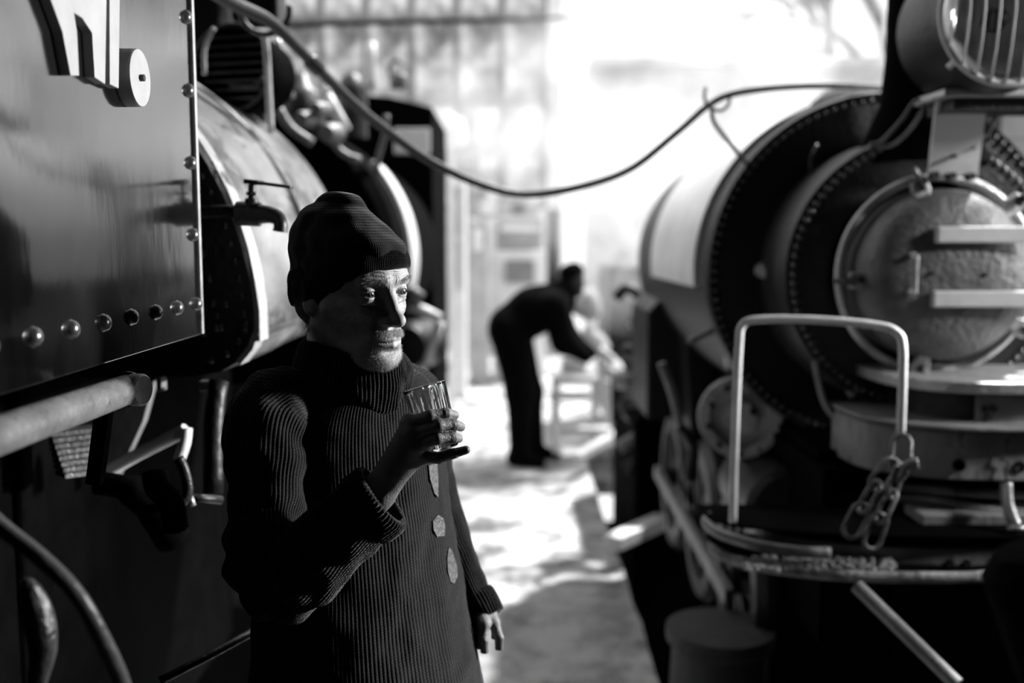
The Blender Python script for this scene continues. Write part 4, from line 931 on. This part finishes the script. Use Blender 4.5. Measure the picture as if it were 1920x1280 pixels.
for a, b in ((2.02, 2.62), (2.635, 3.2)):
    v, f = shell(fine, a, b, 40, .010); mb = Mb(); mb.add(v, f); lp('cladding_sheet', mb, 'bright_jacket', smooth=True)
mb = Mb(); mb.prism([(a * 1.0 - .02, b) for a, b in prof], (0, 2.04, 0), (1, 0, 0), (0, 0, 1), (0, 1.15, 0)); lp('boiler', mb, 'dark_iron')
mb = Mb(); mb.ring((cx0, 2.628, cz0), (0, 1, 0), r0 + .002, .008, 60, 8, a0=math.radians(-92), a1=math.radians(-5), ref=(1, 0, 0)); lp('boiler_band', mb, 'grey_paint', smooth=True)
# underframe at the lower left
mb = Mb(); a, b = on_x(-60, 836, -.545), on_x(238, 730, -.545); mb.tube([a, b], .0215, 16); mb.tube([b, b + (b - a).normalized() * .006], .0255, 20)
sr = lp('step_rail', mb, 'rail_paint', smooth=True, auto=40, label='grey worn rail with a round end cap')
mb = Mb(); mb.lathe([(.0005, .006), (.020, .006), (.023, .003), (.023, -.012)], b + Vector((.02, -.004, 0)), (1, -.3, 0), 28); lp('end_cap', mb, 'cover_paint', sr, smooth=True, auto=35)
mb = Mb(); mb.bar(P(196, 765, 1.50), P(178, 905, 1.52), .022, .02, up=(0, 1, 0)); lp('strut', mb, 'soot')
mb = Mb(); q = [P(212, 765, 2.2), P(288, 715, 2.2), P(268, 790, 2.2), P(215, 905, 2.2), P(178, 905, 2.2)]; mb.add(q + [x + Vector((0, .03, 0)) for x in q], [(0, 1, 2, 3, 4), (9, 8, 7, 6, 5)] + [(i, i + 5, (i + 1) % 5 + 5, (i + 1) % 5) for i in range(5)]); lp('gusset', mb, 'grey_paint')
spr = []
for i in range(8):
    y_ = 806 + i * 11; mb = Mb(); mb.bar(P(92 + i * 3, y_ + 6, 1.95), P(176, y_ - 3, 2.0), .05, .0085); lp('spring_leaf', mb, 'chain_iron')
mb = Mb(); mb.tube(spline([P(202, 884, 2.05), P(262, 850, 2.06), P(330, 816, 2.07), P(349, 805, 2.07)], 3), .0135, 12); mb.tube(spline([P(350, 803, 2.07), P(347, 830, 2.06), P(336, 862, 2.05)], 3), .012, 12)
lp('lever', mb, 'white_bar', smooth=True, auto=40, label='bent white lever')
mb = Mb(); mb.tube(spline([P(334, 858, 1.75), P(345, 880, 1.75), P(352, 925, 1.75), P(330, 950, 1.74)], 4), .010, 8); lp('lever', mb, 'dark_iron', smooth=True)
mb = Mb(); mb.tube(spline([P(290, 885, 1.7), P(296, 915, 1.69), P(320, 940, 1.69), P(330, 990, 1.7)], 4), .022, 10); lp('spring_hanger', mb, 'soot', smooth=True)
mb = Mb(); c = P(240, 960, 1.85); mb.tube(spline([P(182, 905, 1.8), P(245, 918, 1.8), P(295, 962, 1.82), P(325, 1010, 1.85)], 4), [.022] * 4 + [.03] * 4 + [.034] * 5, 14); lp('brake_cylinder', mb, 'soot', smooth=True)
mb = Mb(); mb.tube([P(358, 932, 1.8), P(415, 937, 1.85)], .008, 8); lp('pin', mb, 'dark_iron', smooth=True)
mb = Mb(); mb.tube([P(356, 930, 1.76), P(362, 948, 1.76)], .006, 8); lp('pin', mb, 'worn_steel', smooth=True)
mb = Mb(); mb.prism([(-1.6, -.6), (-1.0, -.6), (-.98, .3), (-.98, .52), (-1.6, .52)], (0, 1.95, .88), (1, 0, 0), (0, 0, 1), (0, 1.5, 0)); lp('frame', mb, 'soot', bevel=.01)
mb = Mb(); mb.box((-1.3, .9, .95), (.6, 2.2, .9)); lp('frame', mb, 'soot', bevel=.01)
for px, py, w_, h_ in ((303, 718, .012, .03), (390, 722, .03, .02)):
    c = P(px, py, 2.0); mb = Mb(); mb.box(c, (w_, .03, h_)); lp('lug', mb, 'grey_paint', bevel=.002)
mb = Mb(); mb.tube(spline([P(400, 925, 1.9), P(400, 800, 1.92), P(410, 715, 1.95)], 3), .02, 10); lp('drain_pipe', mb, 'black_iron', smooth=True)
# wheel low at the left
wc = Vector((-.66, 1.55, .42)); mb = Mb(); mb.lathe([(.28, -.03), (.36, -.03), (.385, 0), (.385, .03), (.28, .03), (.28, -.03)], wc, (1, 0, 0), 48); mb.lathe([(.0005, .04), (.07, .04), (.07, -.04)], wc, (1, 0, 0), 20)
for k in range(9): an = 2 * PI * k / 9; dr = Vector((0, math.cos(an), math.sin(an))); mb.bar(wc + dr * .05, wc + dr * .3, .03, .045, up=(1, 0, 0))
lp('wheel', mb, 'black_iron')
mb = Mb(); mb.tube(spline([P(300, 1276, 1.55), P(390, 1230, 1.6), P(482, 1180, 1.7)], 3), .0075, 8); lp('rod', mb, 'dark_iron', smooth=True)
mb = Mb(); c = P(492, 1172, 1.75); mb.box(c, (.015, .015, .035)); lp('lug', mb, 'worn_steel', bevel=.002)
# water tap
tap = root('water_tap', P(470, 405, 1.9), 'old dark metal water tap with a flat lever above the left locomotive end plate', 'tap')
mb = Mb(); mb.tube(spline([P(372, 398, 1.93), P(430, 396, 1.92), P(452, 398, 1.9)], 3), .0125, 12); mb.tube([P(444, 400, 1.9), P(488, 402, 1.9)], .023, 16); build('tap_body', mb, 'black_iron', tap, smooth=True, auto=40)
mb = Mb(); mb.tube(spline([P(470, 402, 1.9), P(500, 402, 1.89), P(520, 408, 1.885), P(526, 420, 1.88), P(525, 434, 1.88)], 4), [.020, .020, .019, .018, .017, .016, .015, .015, .014, .014, .013, .013, .013, .013, .013, .0135, .014], 14); build('spout', mb, 'black_iron', tap, smooth=True, auto=40)
mb = Mb(); mb.tube([P(472, 398, 1.9), P(472, 372, 1.9)], [.019, .012], 14); mb.tube([P(472, 374, 1.9), P(473, 346, 1.9)], .0075, 10); mb.tube([P(473, 366, 1.9), P(473, 360, 1.9)], .012, 8); build('stem', mb, 'dark_iron', tap, smooth=True, auto=40)
mb = Mb(); mb.bar(P(462, 340, 1.9), P(490, 343, 1.885), .02, .009); mb.bar(P(488, 343, 1.885), P(547, 351, 1.84), .012, .006); build('lever_handle', mb, 'dark_iron', tap, bevel=.002)
# lamp and brackets above the boiler
c = P(438, 128, 2.9); mb = Mb(); mb.lathe([(.0005, .2), (.105, .18), (.125, .05), (.128, 0), (.11, -.01), (.108, .02), (.0005, .03)], c, (.25, 1, 0), 40); lm2 = lp('headlamp', mb, 'soot', smooth=True, auto=35)
for k in range(8):
    zz_ = c.z - .085 + k * .0245; h = math.sqrt(.108 ** 2 - (zz_ - c.z) ** 2); mb = Mb(); mb.bar((c.x - h, c.y + .0 + h * .25, zz_), (c.x + h, c.y - h * .25, zz_), .01, .006); build('slat', mb, 'rivet_iron', lm2)
mb = Mb(); mb.ring(c + Vector((0, -.02, 0)), (.25, 1, 0), .118, .006, 48, 8); build('lamp_rim', mb, 'dark_iron', lm2, smooth=True)
mb = Mb(); mb.tube(spline([P(508, 250, 2.75), P(504, 180, 2.75), P(500, 100, 2.75), P(496, 62, 2.75)], 3), .0095, 10); build('lamp_stay', mb, 'white_bar', lm2, smooth=True)
mb = Mb(); mb.tube(spline([P(384, 140, 2.6), P(384, 92, 2.6), P(402, 52, 2.6)], 4), .006, 8); build('lamp_stay', mb, 'worn_steel', lm2, smooth=True)
mb = Mb(); mb.tube(spline([P(430, 160, 2.8), P(470, 165, 2.8), P(495, 145, 2.8)], 4), .006, 8); build('lamp_stay', mb, 'dark_iron', lm2, smooth=True)
mb = Mb(); mb.box(P(380, 30, 3.0) + Vector((0, .1, .05)), (.10, .2, .5)); mb.box(P(470, 20, 3.0) + Vector((0, .1, .05)), (.14, .12, .14)); mb.box(P(470, 200, 3.05) + Vector((0, .1, .0)), (.05, .05, .3)); build('lamp_mount', mb, 'black_iron', lm2, bevel=.01)
mb = Mb(); mb.ring(P(497, 18, 2.7), (0, 1, 0), .064, .008, 32, 8, a0=math.radians(80), a1=math.radians(300), ref=(0, 0, 1)); build('hose_hook', mb, 'black_iron', lm2, smooth=True)
# the sagging hose and its wire hook
hs = spline([P(385, -25, 2.3), P(440, 8, 2.45), P(505, 40, 2.6), P(560, 92, 2.72), P(640, 172, 2.9), P(700, 225, 3.0), P(800, 298, 3.15), P(900, 345, 3.25), P(985, 364, 3.3), P(1080, 352, 3.3), P(1180, 318, 3.25), P(1270, 248, 3.2), P(1328, 198, 3.15), P(1375, 176, 3.13), P(1460, 164, 3.12), P(1560, 160, 3.15), P(1650, 165, 3.3)], 8)
mb = Mb(); n = len(hs); mb.tube(hs, [.0175 - .0075 * min(1, i / n * 1.35) for i in range(n)], 12)
hose = tag(build('hose', mb, 'rubber', smooth=True), 'long dark rubber hose sagging between the two locomotives', 'hose')
mb = Mb(); q = hs[27]; d = (hs[28] - hs[26]).normalized(); mb.tube([q - d * .03, q - d * .022, q + d * .022, q + d * .03], [.016, .022, .022, .016], 14); build('hose_joint', mb, 'dark_iron', hose, smooth=True, auto=40)
mb = Mb(); mb.tube(spline([P(1323, 164, 3.14), P(1321, 182, 3.12), P(1328, 198, 3.11), P(1350, 208, 3.12), P(1366, 196, 3.14), P(1369, 180, 3.16), P(1376, 172, 3.13)], 6), .0052, 8); mb.tube(spline([P(1335, 201, 3.12), P(1337, 225, 3.13), P(1355, 252, 3.15), P(1400, 306, 3.18)], 5), .007, 8)
tag(build('wire_hook', mb, 'black_iron', smooth=True), 'bent wire hook holding the hose up at the right boiler', 'hook')
# the near hose at the lower left
mb = Mb(); mb.tube(spline([P(-60, 925, 1.0), P(0, 985, .98), P(75, 1045, .97), P(140, 1110, .97), P(185, 1185, .98), P(225, 1270, 1.0), P(245, 1340, 1.02)], 6), .0085, 14)
tag(build('hose', mb, 'near_hose', smooth=True), 'blurred grey hose curving through the bottom left corner', 'hose')
c = P(68, 1170, 1.02); mb = Mb(); v = []; 
mb.tube(spline([c + Vector((-.01, 0, .05)), c + Vector((0, 0, .02)), c + Vector((.005, 0, -.03)), c + Vector((-.01, 0, -.09))], 4), [.004, .008, .011, .013, .015, .016, .016, .015, .014, .012, .010, .008, .004], 14)
tag(build('oil_can', mb, 'blob_iron', smooth=True), 'small dark shiny oil can inside the curve of the grey hose', 'can')

# ---------------------------------------------------------------- second locomotive beyond
l3 = root('locomotive', (-1.05, 4.6, 0), 'black locomotive front beyond the capped man with a pale highlight arc on its boiler', 'locomotive')
def l3p(name, mb, mat, **k): return build(name, mb, mat, l3, **k)
mb = Mb(); mb.lathe([(.0, 6.2), (.585, 6.2), (.585, 4.72), (.6, 4.7), (.6, 3.95), (.56, 3.9), (.0, 3.88)], (-1.05, 0, 1.6), (0, 1, 0), 64); l3p('boiler', mb, 'soot', smooth=True, auto=30)
mb = Mb(); mb.lathe([(.6, 4.25), (.622, 4.25), (.622, 4.62), (.6, 4.62)], (-1.05, 0, 1.6), (0, 1, 0), 40, a0=math.radians(-42), a1=math.radians(12), ref=(1, 0, 0)); l3p('boiler_band', mb, 'pale_paint', smooth=True, auto=30, label='pale strip standing for the highlight on the boiler')  # bright highlight of the jacket, put in as a pale painted band
a = P(825, 200, 6.2); mb = Mb(); zt = P(800, 182, 6.2).z; xr_ = P(812, 400, 6.2).x; mb.prism([(-2.2, .6), (xr_, .6), (xr_, zt - .06), (xr_ - .25, zt), (-1.3, zt + .05), (-2.2, zt)], (0, 6.2, 0), (1, 0, 0), (0, 0, 1), (0, 1.3, 0)); l3p('cab', mb, 'soot', bevel=.01)
c = P(770, 262, 6.1); mb = Mb(); mb.box((c.x, 6.19, c.z), (.22, .03, .16)); l3p('cab_window', mb, 'pale_paint', bevel=.01)
c = P(660, 152, 5.4); mb = Mb(); mb.lathe([(.08, -.3), (.08, -.05), (.055, .02), (.0005, .05)], c + Vector((0, 0, .0)), (0, 0, 1), 24); l3p('steam_dome', mb, 'black_iron', smooth=True)
c = P(566, 185, 4.4); mb = Mb(); mb.lathe([(.10, -.12), (.10, .02), (.05, .05), (.03, .10), (.0005, .12)], c, (0, 0, 1), 20); l3p('whistle', mb, 'black_iron', smooth=True)
for pl, r, m_, Y in ((((612, 180), (648, 245)), .026, 'white_bar', 4.0), (((725, 215), (722, 250), (708, 300), (708, 325)), .012, 'grey_paint', 4.0), (((520, 200), (545, 240), (585, 268)), .018, 'grey_paint', 3.6), (((560, 215), (600, 235), (640, 285), (675, 300)), .016, 'grey_paint', 3.9), (((520, 70), (535, 130), (548, 185)), .010, 'worn_steel', 3.4), (((735, 150), (730, 125), (745, 112), (755, 120)), .012, 'grey_paint', 5.5), (((748, 140), (748, 165)), .05, 'grey_paint', 5.5), (((696, 80), (696, 170)), .028, 'white_bar', 6.0)):
    mb = Mb(); mb.tube(spline([P(x_, y_, Y) for x_, y_ in pl], 3), r, 10); l3p('pipe', mb, m_, smooth=True)
for px, py, r in ((570, 225, .035), (618, 250, .04), (598, 205, .03)):
    mb = Mb(); mb.lathe([(.0005, -.03), (r * .8, -.03), (r, 0), (r, .06), (.0005, .06)], P(px, py, 3.85), (.3, 1, .1), 20); l3p('valve', mb, 'grey_paint', smooth=True, auto=40)
mb = Mb(); mb.box((-1.05, 4.0, 1.0), (.95, .25, .22)); l3p('buffer_beam', mb, 'black_iron', bevel=.01)
mb = Mb(); mb.box((-1.05, 5.2, .75), (.8, 2.3, .6)); l3p('frame', mb, 'soot')
for pl, r, m_ in ((((768, 572), (800, 585), (826, 598)), .026, 'white_bar'), (((826, 602), (812, 640), (802, 680)), .022, 'white_bar'), (((795, 690), (788, 740)), .016, 'pale_paint'), (((765, 540), (790, 560)), .03, 'grey_paint')):
    mb = Mb(); mb.tube([P(x_, y_, 4.6) for x_, y_ in pl], r, 10); l3p('valve_rod', mb, m_, smooth=True)
mb = Mb(); c = P(765, 650, 4.7); mb.lathe([(.0005, -.03), (.10, -.03), (.12, 0), (.12, .2)], c, (.3, 1, 0), 28); l3p('cylinder_cover', mb, 'dark_iron', smooth=True, auto=30)
# ================================================================ the yard: worker, bench, machines, trees
def joint_body(parts, lo, hi, h, k):
    G = grid(lo, hi, h); F = None
    for a, b, ra, rb in parts:
        c = cap(G, a, b, ra, rb); F = c if F is None else smin(F, c, k)
    return nets(F, lo, h)
YW = 7.4
def W(x_, y_, d=0): return tuple(P(x_, y_, YW + d))
wk = root('person', P(985, 862, YW), 'worker in black seen in silhouette bending over the bench', 'person')
fz = .05
ft1 = (P(975, 850, YW - .12).x, YW - .12, fz); ft2 = (P(1000, 850, YW + .14).x, YW + .14, fz)
bd = [(W(957, 612, -.02), W(1000, 583), .165, .175), (W(1000, 583), W(1042, 566), .175, .155), (W(1035, 570, -.16), W(1035, 570, .16), .075, .075), (W(1050, 560), W(1068, 535), .065, .06),
      (W(955, 625, -.09), W(975, 735, -.11), .145, .105), (W(975, 735, -.11), (ft1[0], ft1[1], .14), .105, .08), (W(962, 625, .09), W(992, 735, .12), .145, .105), (W(992, 735, .12), (ft2[0], ft2[1], .14), .105, .08),
      (W(1040, 575, -.18), W(1058, 640, -.2), .11, .09), (W(1058, 640, -.2), W(1098, 668, -.14), .085, .055), (W(1040, 575, .18), W(1066, 636, .22), .11, .09), (W(1066, 636, .22), W(1108, 662, .14), .08, .05),
      ((ft1[0] - .05, ft1[1], fz + .01), (ft1[0] + .15, ft1[1] - .03, fz - .01), .055, .045), ((ft2[0] - .05, ft2[1], fz + .01), (ft2[0] + .17, ft2[1], fz - .01), .055, .045)]
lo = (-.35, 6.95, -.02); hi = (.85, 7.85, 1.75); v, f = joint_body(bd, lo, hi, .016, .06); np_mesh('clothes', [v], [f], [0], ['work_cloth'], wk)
hd = [(W(1074, 520, 0), W(1078, 532, 0), .085, .072), (W(1078, 540), W(1083, 547), .05, .042), (W(1087, 530), W(1091, 534), .016, .014), (W(1052, 560), W(1070, 535), .06, .058)]
for s_ in (-1, 1):
    o = W(1103 if s_ < 0 else 1112, 668 if s_ < 0 else 663, .14 * s_); hd.append((o, W(1118, 672, .12 * s_), .036, .032))
    for q in range(4): hd.append((W(1118, 672, .12 * s_ + (q - 1.5) * .02), W(1128, 681, .12 * s_ + (q - 1.5) * .022), .011, .009))
    hd.append((W(1110, 670, .12 * s_ - .03 * s_), W(1120, 668, .12 * s_ - .06 * s_), .012, .010))
v, f = joint_body(hd, (.3, 7.1, .9), (.95, 7.7, 1.75), .009, .012); np_mesh('body', [v], [f], [0], ['backlit_skin'], wk)
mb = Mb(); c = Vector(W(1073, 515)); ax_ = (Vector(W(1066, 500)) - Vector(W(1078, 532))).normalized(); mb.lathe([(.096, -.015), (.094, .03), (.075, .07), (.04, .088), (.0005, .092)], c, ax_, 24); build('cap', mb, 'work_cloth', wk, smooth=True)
# bench with steps, cloths
bn = root('work_bench', P(1085, 800, 7.6), 'pale work bench with cross bars in front of the bending worker', 'bench')
def bp_(name, mb, mat, **k): return build(name, mb, mat, bn, **k)
for y_, Y in ((742, 7.5), (806, 7.5)):
    a = P(1030, y_, Y); b = P(1108 if y_ < 780 else 1145, y_, Y); mb = Mb(); mb.box(((a.x + b.x) / 2, Y, a.z), (b.x - a.x, .12, .05)); bp_('cross_bar', mb, 'white_wall', bevel=.01)
a = P(1035, 712, 7.6); b = P(1120, 712, 7.6); mb = Mb(); mb.box(((a.x + b.x) / 2, 7.75, a.z), (b.x - a.x, .5, .045)); bp_('bench_top', mb, 'pale_paint', bevel=.01)
for px in (1042, 1115, 1138):
    a = P(px, 712, 7.7); mb = Mb(); mb.box((a.x, 7.68, a.z / 2), (.055, .055, a.z)); bp_('leg', mb, 'pale_paint', bevel=.005)
mb = Mb(); mb.bar(P(1036, 790, 7.35), P(1046, 850, 7.3), .06, .04); bp_('leg', mb, 'pale_paint', bevel=.005)
mb = Mb(); mb.bar(P(1080, 858, 6.9), P(1168, 806, 7.7), .07, .06); tag(build('plank', mb, 'white_bar', bevel=.006), 'pale plank leaning from the walkway edge to the bench', 'plank')
def blob(name, pts, rr, mat, par=None): mb = Mb(); mb.tube(spline(pts, 4), rr, 14); return build(name, mb, mat, par, smooth=True)
sk = [((1078, 590), (1100, 560), (1106, 600)), ((1088, 625), (1112, 640), (1128, 665)), ((1128, 700), (1142, 690), (1152, 704)), ((1052, 683), (1075, 685), (1098, 688))]
for i, s_ in enumerate(sk):
    b = blob('sack', [P(x_, y_, 7.9) for x_, y_ in s_], [.05] + [.085] * 3 + [.10] * 4 + [.05], 'pale_paint')
    tag(b, ['pale sack piled highest on the bench', 'pale sack in the middle of the bench heap', 'pale sack at the right end of the bench', 'flat pale sack lying on the bench top'][i], 'sack', 'sacks on the work bench')
for i, (px, py) in enumerate(((1232, 0), (1145, 656), (1153, 688), (1196, 602), (1135, 640))):
    if i == 0: continue
    mb = Mb(); q = P(px, py, 7.0); mb.lathe([(.0005, -.03), (.03, -.02), (.035, .0), (.03, .02), (.0005, .03)], q, (.2, 1, .3), 16)
# dark engine beside the bench
l4 = root('locomotive', (1.25, 7.2, 0), 'soot-black locomotive running gear beside the bench, half hidden by steam', 'locomotive')
def l4p(name, mb, mat, **k): return build(name, mb, mat, l4, **k)
x0 = P(1172, 600, 6.2).x
mb = Mb(); mb.lathe([(.0005, 5.75), (.4, 5.75), (.45, 5.85), (.45, 6.3)], (x0 + .6, 0, .95), (0, 1, 0), 48); l4p('boiler', mb, 'black_iron', smooth=True, auto=30)
mb = Mb(); mb.prism([(x0 - .02, -.9), (x0 + 1.4, -.9), (x0 + 1.4, .9), (x0 + .15, .9), (x0 - .02, .7)], (0, 5.45, 0), (1, 0, 0), (0, 0, 1), (0, 1.2, 0)); l4p('frame', mb, 'soot', bevel=.01)
xw = P(1140, 560, 8.6).x; mb = Mb(); mb.prism([(xw, .1), (xw + 1.6, .1), (xw + 1.6, P(1140, 508, 8.6).z), (xw, P(1140, 500, 8.6).z)], (0, 8.6, 0), (1, 0, 0), (0, 0, 1), (0, 1.0, 0)); l4p('cab', mb, 'black_iron', bevel=.01)
for i, (px, py, r, Y) in enumerate(((1205, 625, .05, 5.4), (1190, 660, .045, 5.4), (1178, 715, .05, 5.35), (1185, 770, .06, 5.35), (1250, 590, .06, 5.5), (1290, 575, .05, 5.5), (1225, 560, .05, 5.6), (1195, 608, .035, 5.3))):
    mb = Mb(); mb.lathe([(.0005, -.04), (r * .7, -.04), (r, -.01), (r, .1), (.0005, .1)], P(px, py, Y), (random.uniform(-.4, .1), 1, random.uniform(-.2, .3)), 20); l4p('valve', mb, ('dark_iron', 'black_iron', 'grey_paint')[i % 3], smooth=True, auto=40)
for pl, r, m_, Y in ((((1180, 800), (1210, 760), (1215, 700)), .03, 'dark_iron', 5.5), (((1160, 840), (1215, 805), (1260, 790)), .035, 'grey_paint', 5.6), (((1155, 560), (1175, 540), (1205, 560), (1240, 600)), .03, 'dark_iron', 5.6), (((1125, 655), (1150, 675)), .03, 'white_bar', 6.9), (((1135, 690), (1152, 698)), .026, 'white_bar', 6.9), (((1180, 612), (1198, 600)), .014, 'white_bar', 5.4), (((1172, 880), (1250, 850), (1330, 860)), .035, 'dark_iron', 5.6)):
    mb = Mb(); mb.tube(spline([P(x_, y_, Y) for x_, y_ in pl], 4), r, 10); l4p('pipe', mb, m_, smooth=True)
# pillar, pale machines and crates far back
def far_box(name, label, cat, x0, y0, x1, y1, Y, dp, mat, group=None, extra=None):
    a = P(x0, y0, Y); b = P(x1, y1, Y); b.z = b.z if name in ('crate', 'shed_roof', 'machine_tool') else 0.0; r = root(name, ((a.x + b.x) / 2, Y, max(b.z, 0)), label, cat, group)
    mb = Mb(); mb.box(((a.x + b.x) / 2, Y + dp / 2, (a.z + b.z) / 2), (b.x - a.x, dp, a.z - b.z)); build('body', mb, mat, r, bevel=.02)
    for e in (extra or []):
        p = P(e[0], e[1], Y); q = P(e[2], e[3], Y); mb = Mb(); mb.box(((p.x + q.x) / 2, Y - .02, (p.z + q.z) / 2), (q.x - p.x, .08, p.z - q.z)); build(e[5], mb, e[4], r, bevel=.01)
    return r
far_box('cupboard', 'grey machine cupboard with a dark square opening behind the worker', 'cupboard', 925, 470, 1022, 560, 12.0, .6, 'pale_paint', None, [(948, 488, 1000, 530, 'grey_paint', 'opening')])
far_box('crate', 'mid grey crate standing on top of the grey machine cupboard', 'crate', 930, 408, 1018, 468, 12.1, .5, 'mid_grey', None, [(940, 425, 1010, 434, 'pale_paint', 'batten')])
far_box('machine_tool', 'grey machine tool with pale rails under the sagging hose', 'machine', 880, 378, 1010, 405, 13.5, .8, 'mid_grey', None, [(900, 384, 930, 400, 'white_bar', 'rail'), (960, 380, 985, 402, 'dark_iron', 'panel')])
a = P(880, 405, 13.5); mb = Mb(); mb.box((P(905, 405, 13.9).x, 13.9, a.z / 2), (.12, .12, a.z)); mb.box((P(1000, 405, 13.9).x, 13.9, a.z / 2), (.12, .12, a.z)); tag(build('trestle', mb, 'pale_paint'), 'pale trestle legs under the grey machine tool', 'trestle')
far_box('locker', 'tall pale locker beside the black locomotive cab', 'locker', 842, 330, 872, 560, 10.5, .5, 'pale_paint', None, [(850, 350, 866, 440, 'mid_grey', 'door'), (850, 450, 866, 540, 'mid_grey', 'door')])
far_box('locker', 'grey locker with a round gauge right of the pale one', 'locker', 880, 415, 915, 560, 11.5, .5, 'mid_grey', None, [(888, 430, 905, 470, 'pale_paint', 'panel')])
a = P(822, 560, 9); mb = Mb(); q = P(821, 224, 9.0); mb.box((q.x, 9, q.z / 2), (.12, .12, q.z)); tag(build('post', mb, 'white_wall', bevel=.01), 'white upright post beside the black locomotive cab', 'post')
mb = Mb(); q = P(846, 250, 9.6); mb.lathe([(.0005, -.16), (.13, -.12), (.15, .0), (.12, .14), (.0005, .18)], q, (0, 0, 1), 24); mb.box((q.x, 9.6, q.z / 2), (.06, .06, q.z)); tag(build('yard_lamp', mb, 'pale_paint', smooth=True, auto=40), 'pale lantern on a thin pole above the locker', 'lamp')
far_box('shed_roof', 'grey low roof edge beyond the black locomotive cab', 'roof', 835, 285, 900, 318, 13.0, 1.5, 'mid_grey')
mb = Mb(); q = P(868, 300, 13.4); mb.box((q.x, 13.8, q.z / 2), (.15, .15, q.z)); tag(build('roof_post', mb, 'mid_grey'), 'grey post holding the low roof edge', 'post')
mb = Mb(); mb.tube(spline([P(505, 52, 6.5), P(620, 45, 7.2), P(760, 41, 8), P(900, 38, 9), P(1070, 33, 10.5)], 4), .018, 8); tag(build('cable', mb, 'soot', smooth=True), 'thin straight cable crossing high before the dusty windows', 'cable')
# bare tree at the right of the sky
def tree(px, Y, h, label, seed):
    rnd = random.Random(seed); base = P(px, 450, Y); base.z = 0; t = root('tree', base, label, 'tree'); mb = Mb(); tips = []
    def br_(p, d, L_, r, n):
        q = p + d * L_; mid = (p + q) / 2 + Vector((rnd.uniform(-1, 1), 0, rnd.uniform(-.5, .5))) * L_ * .07
        mb.tube([p, mid, q], [r, r * .85, r * .7], 6)
        if n == 0: tips.append(q); return
        for _ in range(3):
            e = (d + Vector((rnd.uniform(-.7, .7), rnd.uniform(-.7, .7), rnd.uniform(-.2, .6)))).normalized(); br_(q, e, L_ * rnd.uniform(.6, .8), r * .6, n - 1)
    br_(base, Vector((.03, 0, 1)), h * .38, h * .02, 4); build('trunk', mb, 'bark', t, smooth=True)
    mb = Mb()
    for q in tips:
        for _ in range(26):
            c = q + Vector((rnd.gauss(0, .32), rnd.gauss(0, .32), rnd.gauss(0, .3))); a_ = Vector((rnd.uniform(-1, 1), rnd.uniform(-1, 1), rnd.uniform(-1, 1))).normalized(); u_ = a_.orthogonal().normalized(); v_ = a_.cross(u_); s = rnd.uniform(.06, .12)
            mb.add([c - u_ * s, c - v_ * s * .5, c + u_ * s, c + v_ * s * .5], [(0, 1, 2, 3)])
    o = build('foliage', mb, 'leaf', t); o['kind'] = 'stuff'; return t
tree(1520, 19, 9.5, 'grey tree rising beside the bright sky left of the chimney', 4)
tree(1700, 29, 13, 'grey tree half hidden behind the right locomotive chimney', 9)
tree(480, 21, 10, 'blurred grey tree behind the left headlamp', 12)
# ---------------------------------------------------------------- steam
def steam(name, label, c, r, dens, sc, seed):
    mb = Mb(); mb.lathe([(math.sin(PI * i / 12) , -math.cos(PI * i / 12)) for i in range(13)], (0, 0, 0), (0, 0, 1), 20)
    mb.v = [(a * r[0] + c[0], b * r[1] + c[1], d * r[2] + c[2]) for a, b, d in mb.v]
    m = bpy.data.materials.new('steam'); m.use_nodes = True; nt = m.node_tree; N = nt.nodes; L = nt.links; N.remove(N['Principled BSDF'])
    vs = N.new('ShaderNodeVolumeScatter'); vs.inputs['Anisotropy'].default_value = .1; vs.inputs['Color'].default_value = (1, 1, 1, 1)
    tc = N.new('ShaderNodeTexCoord'); mp = N.new('ShaderNodeMapping'); mp.inputs['Scale'].default_value = (1 / r[0], 1 / r[1], 1 / r[2]); L.new(tc.outputs['Object'], mp.inputs[0])
    n = N.new('ShaderNodeTexNoise'); n.inputs['Scale'].default_value = sc; n.inputs['Detail'].default_value = 4; n.inputs['Distortion'].default_value = .6; mp2 = N.new('ShaderNodeMapping'); mp2.inputs['Location'].default_value = (seed, 0, 0); L.new(tc.outputs['Object'], mp2.inputs[0]); L.new(mp2.outputs[0], n.inputs['Vector'])
    ln = N.new('ShaderNodeVectorMath'); ln.operation = 'LENGTH'; L.new(mp.outputs[0], ln.inputs[0])
    fo = N.new('ShaderNodeMapRange'); fo.inputs[1].default_value = 1.0; fo.inputs[2].default_value = .2; fo.inputs[3].default_value = 0; fo.inputs[4].default_value = 1; L.new(ln.outputs['Value'], fo.inputs[0])
    sb_ = N.new('ShaderNodeMapRange'); sb_.inputs[1].default_value = .40; sb_.inputs[2].default_value = .62; L.new(n.outputs['Fac'], sb_.inputs[0])
    mu = N.new('ShaderNodeMath'); mu.operation = 'MULTIPLY'; L.new(fo.outputs[0], mu.inputs[0]); L.new(sb_.outputs[0], mu.inputs[1])
    m2 = N.new('ShaderNodeMath'); m2.operation = 'MULTIPLY'; m2.inputs[1].default_value = dens; L.new(mu.outputs[0], m2.inputs[0]); L.new(m2.outputs[0], vs.inputs['Density'])
    L.new(vs.outputs[0], N['Material Output'].inputs['Volume'])
    o = build(name, mb, m, smooth=True, org=Vector(c)); tag(o, label, 'steam'); o['kind'] = 'stuff'; return o
steam('steam_cloud', 'billowing white steam rising over the yard behind the hose', P(1060, 235, 8.0), (1.25, 1.1, .95), 1.25, 1.6, 3)
steam('steam_plume', 'white steam plume drifting beside the right boiler', P(1178, 385, 8.1), (.78, .8, 1.1), 1.9, 2.2, 8)

steam('steam_haze', 'thin white steam hanging over the right boiler before the pale wall', P(1400, 190, 9.8), (1.7, 1.0, 1.35), .8, 1.2, 15)
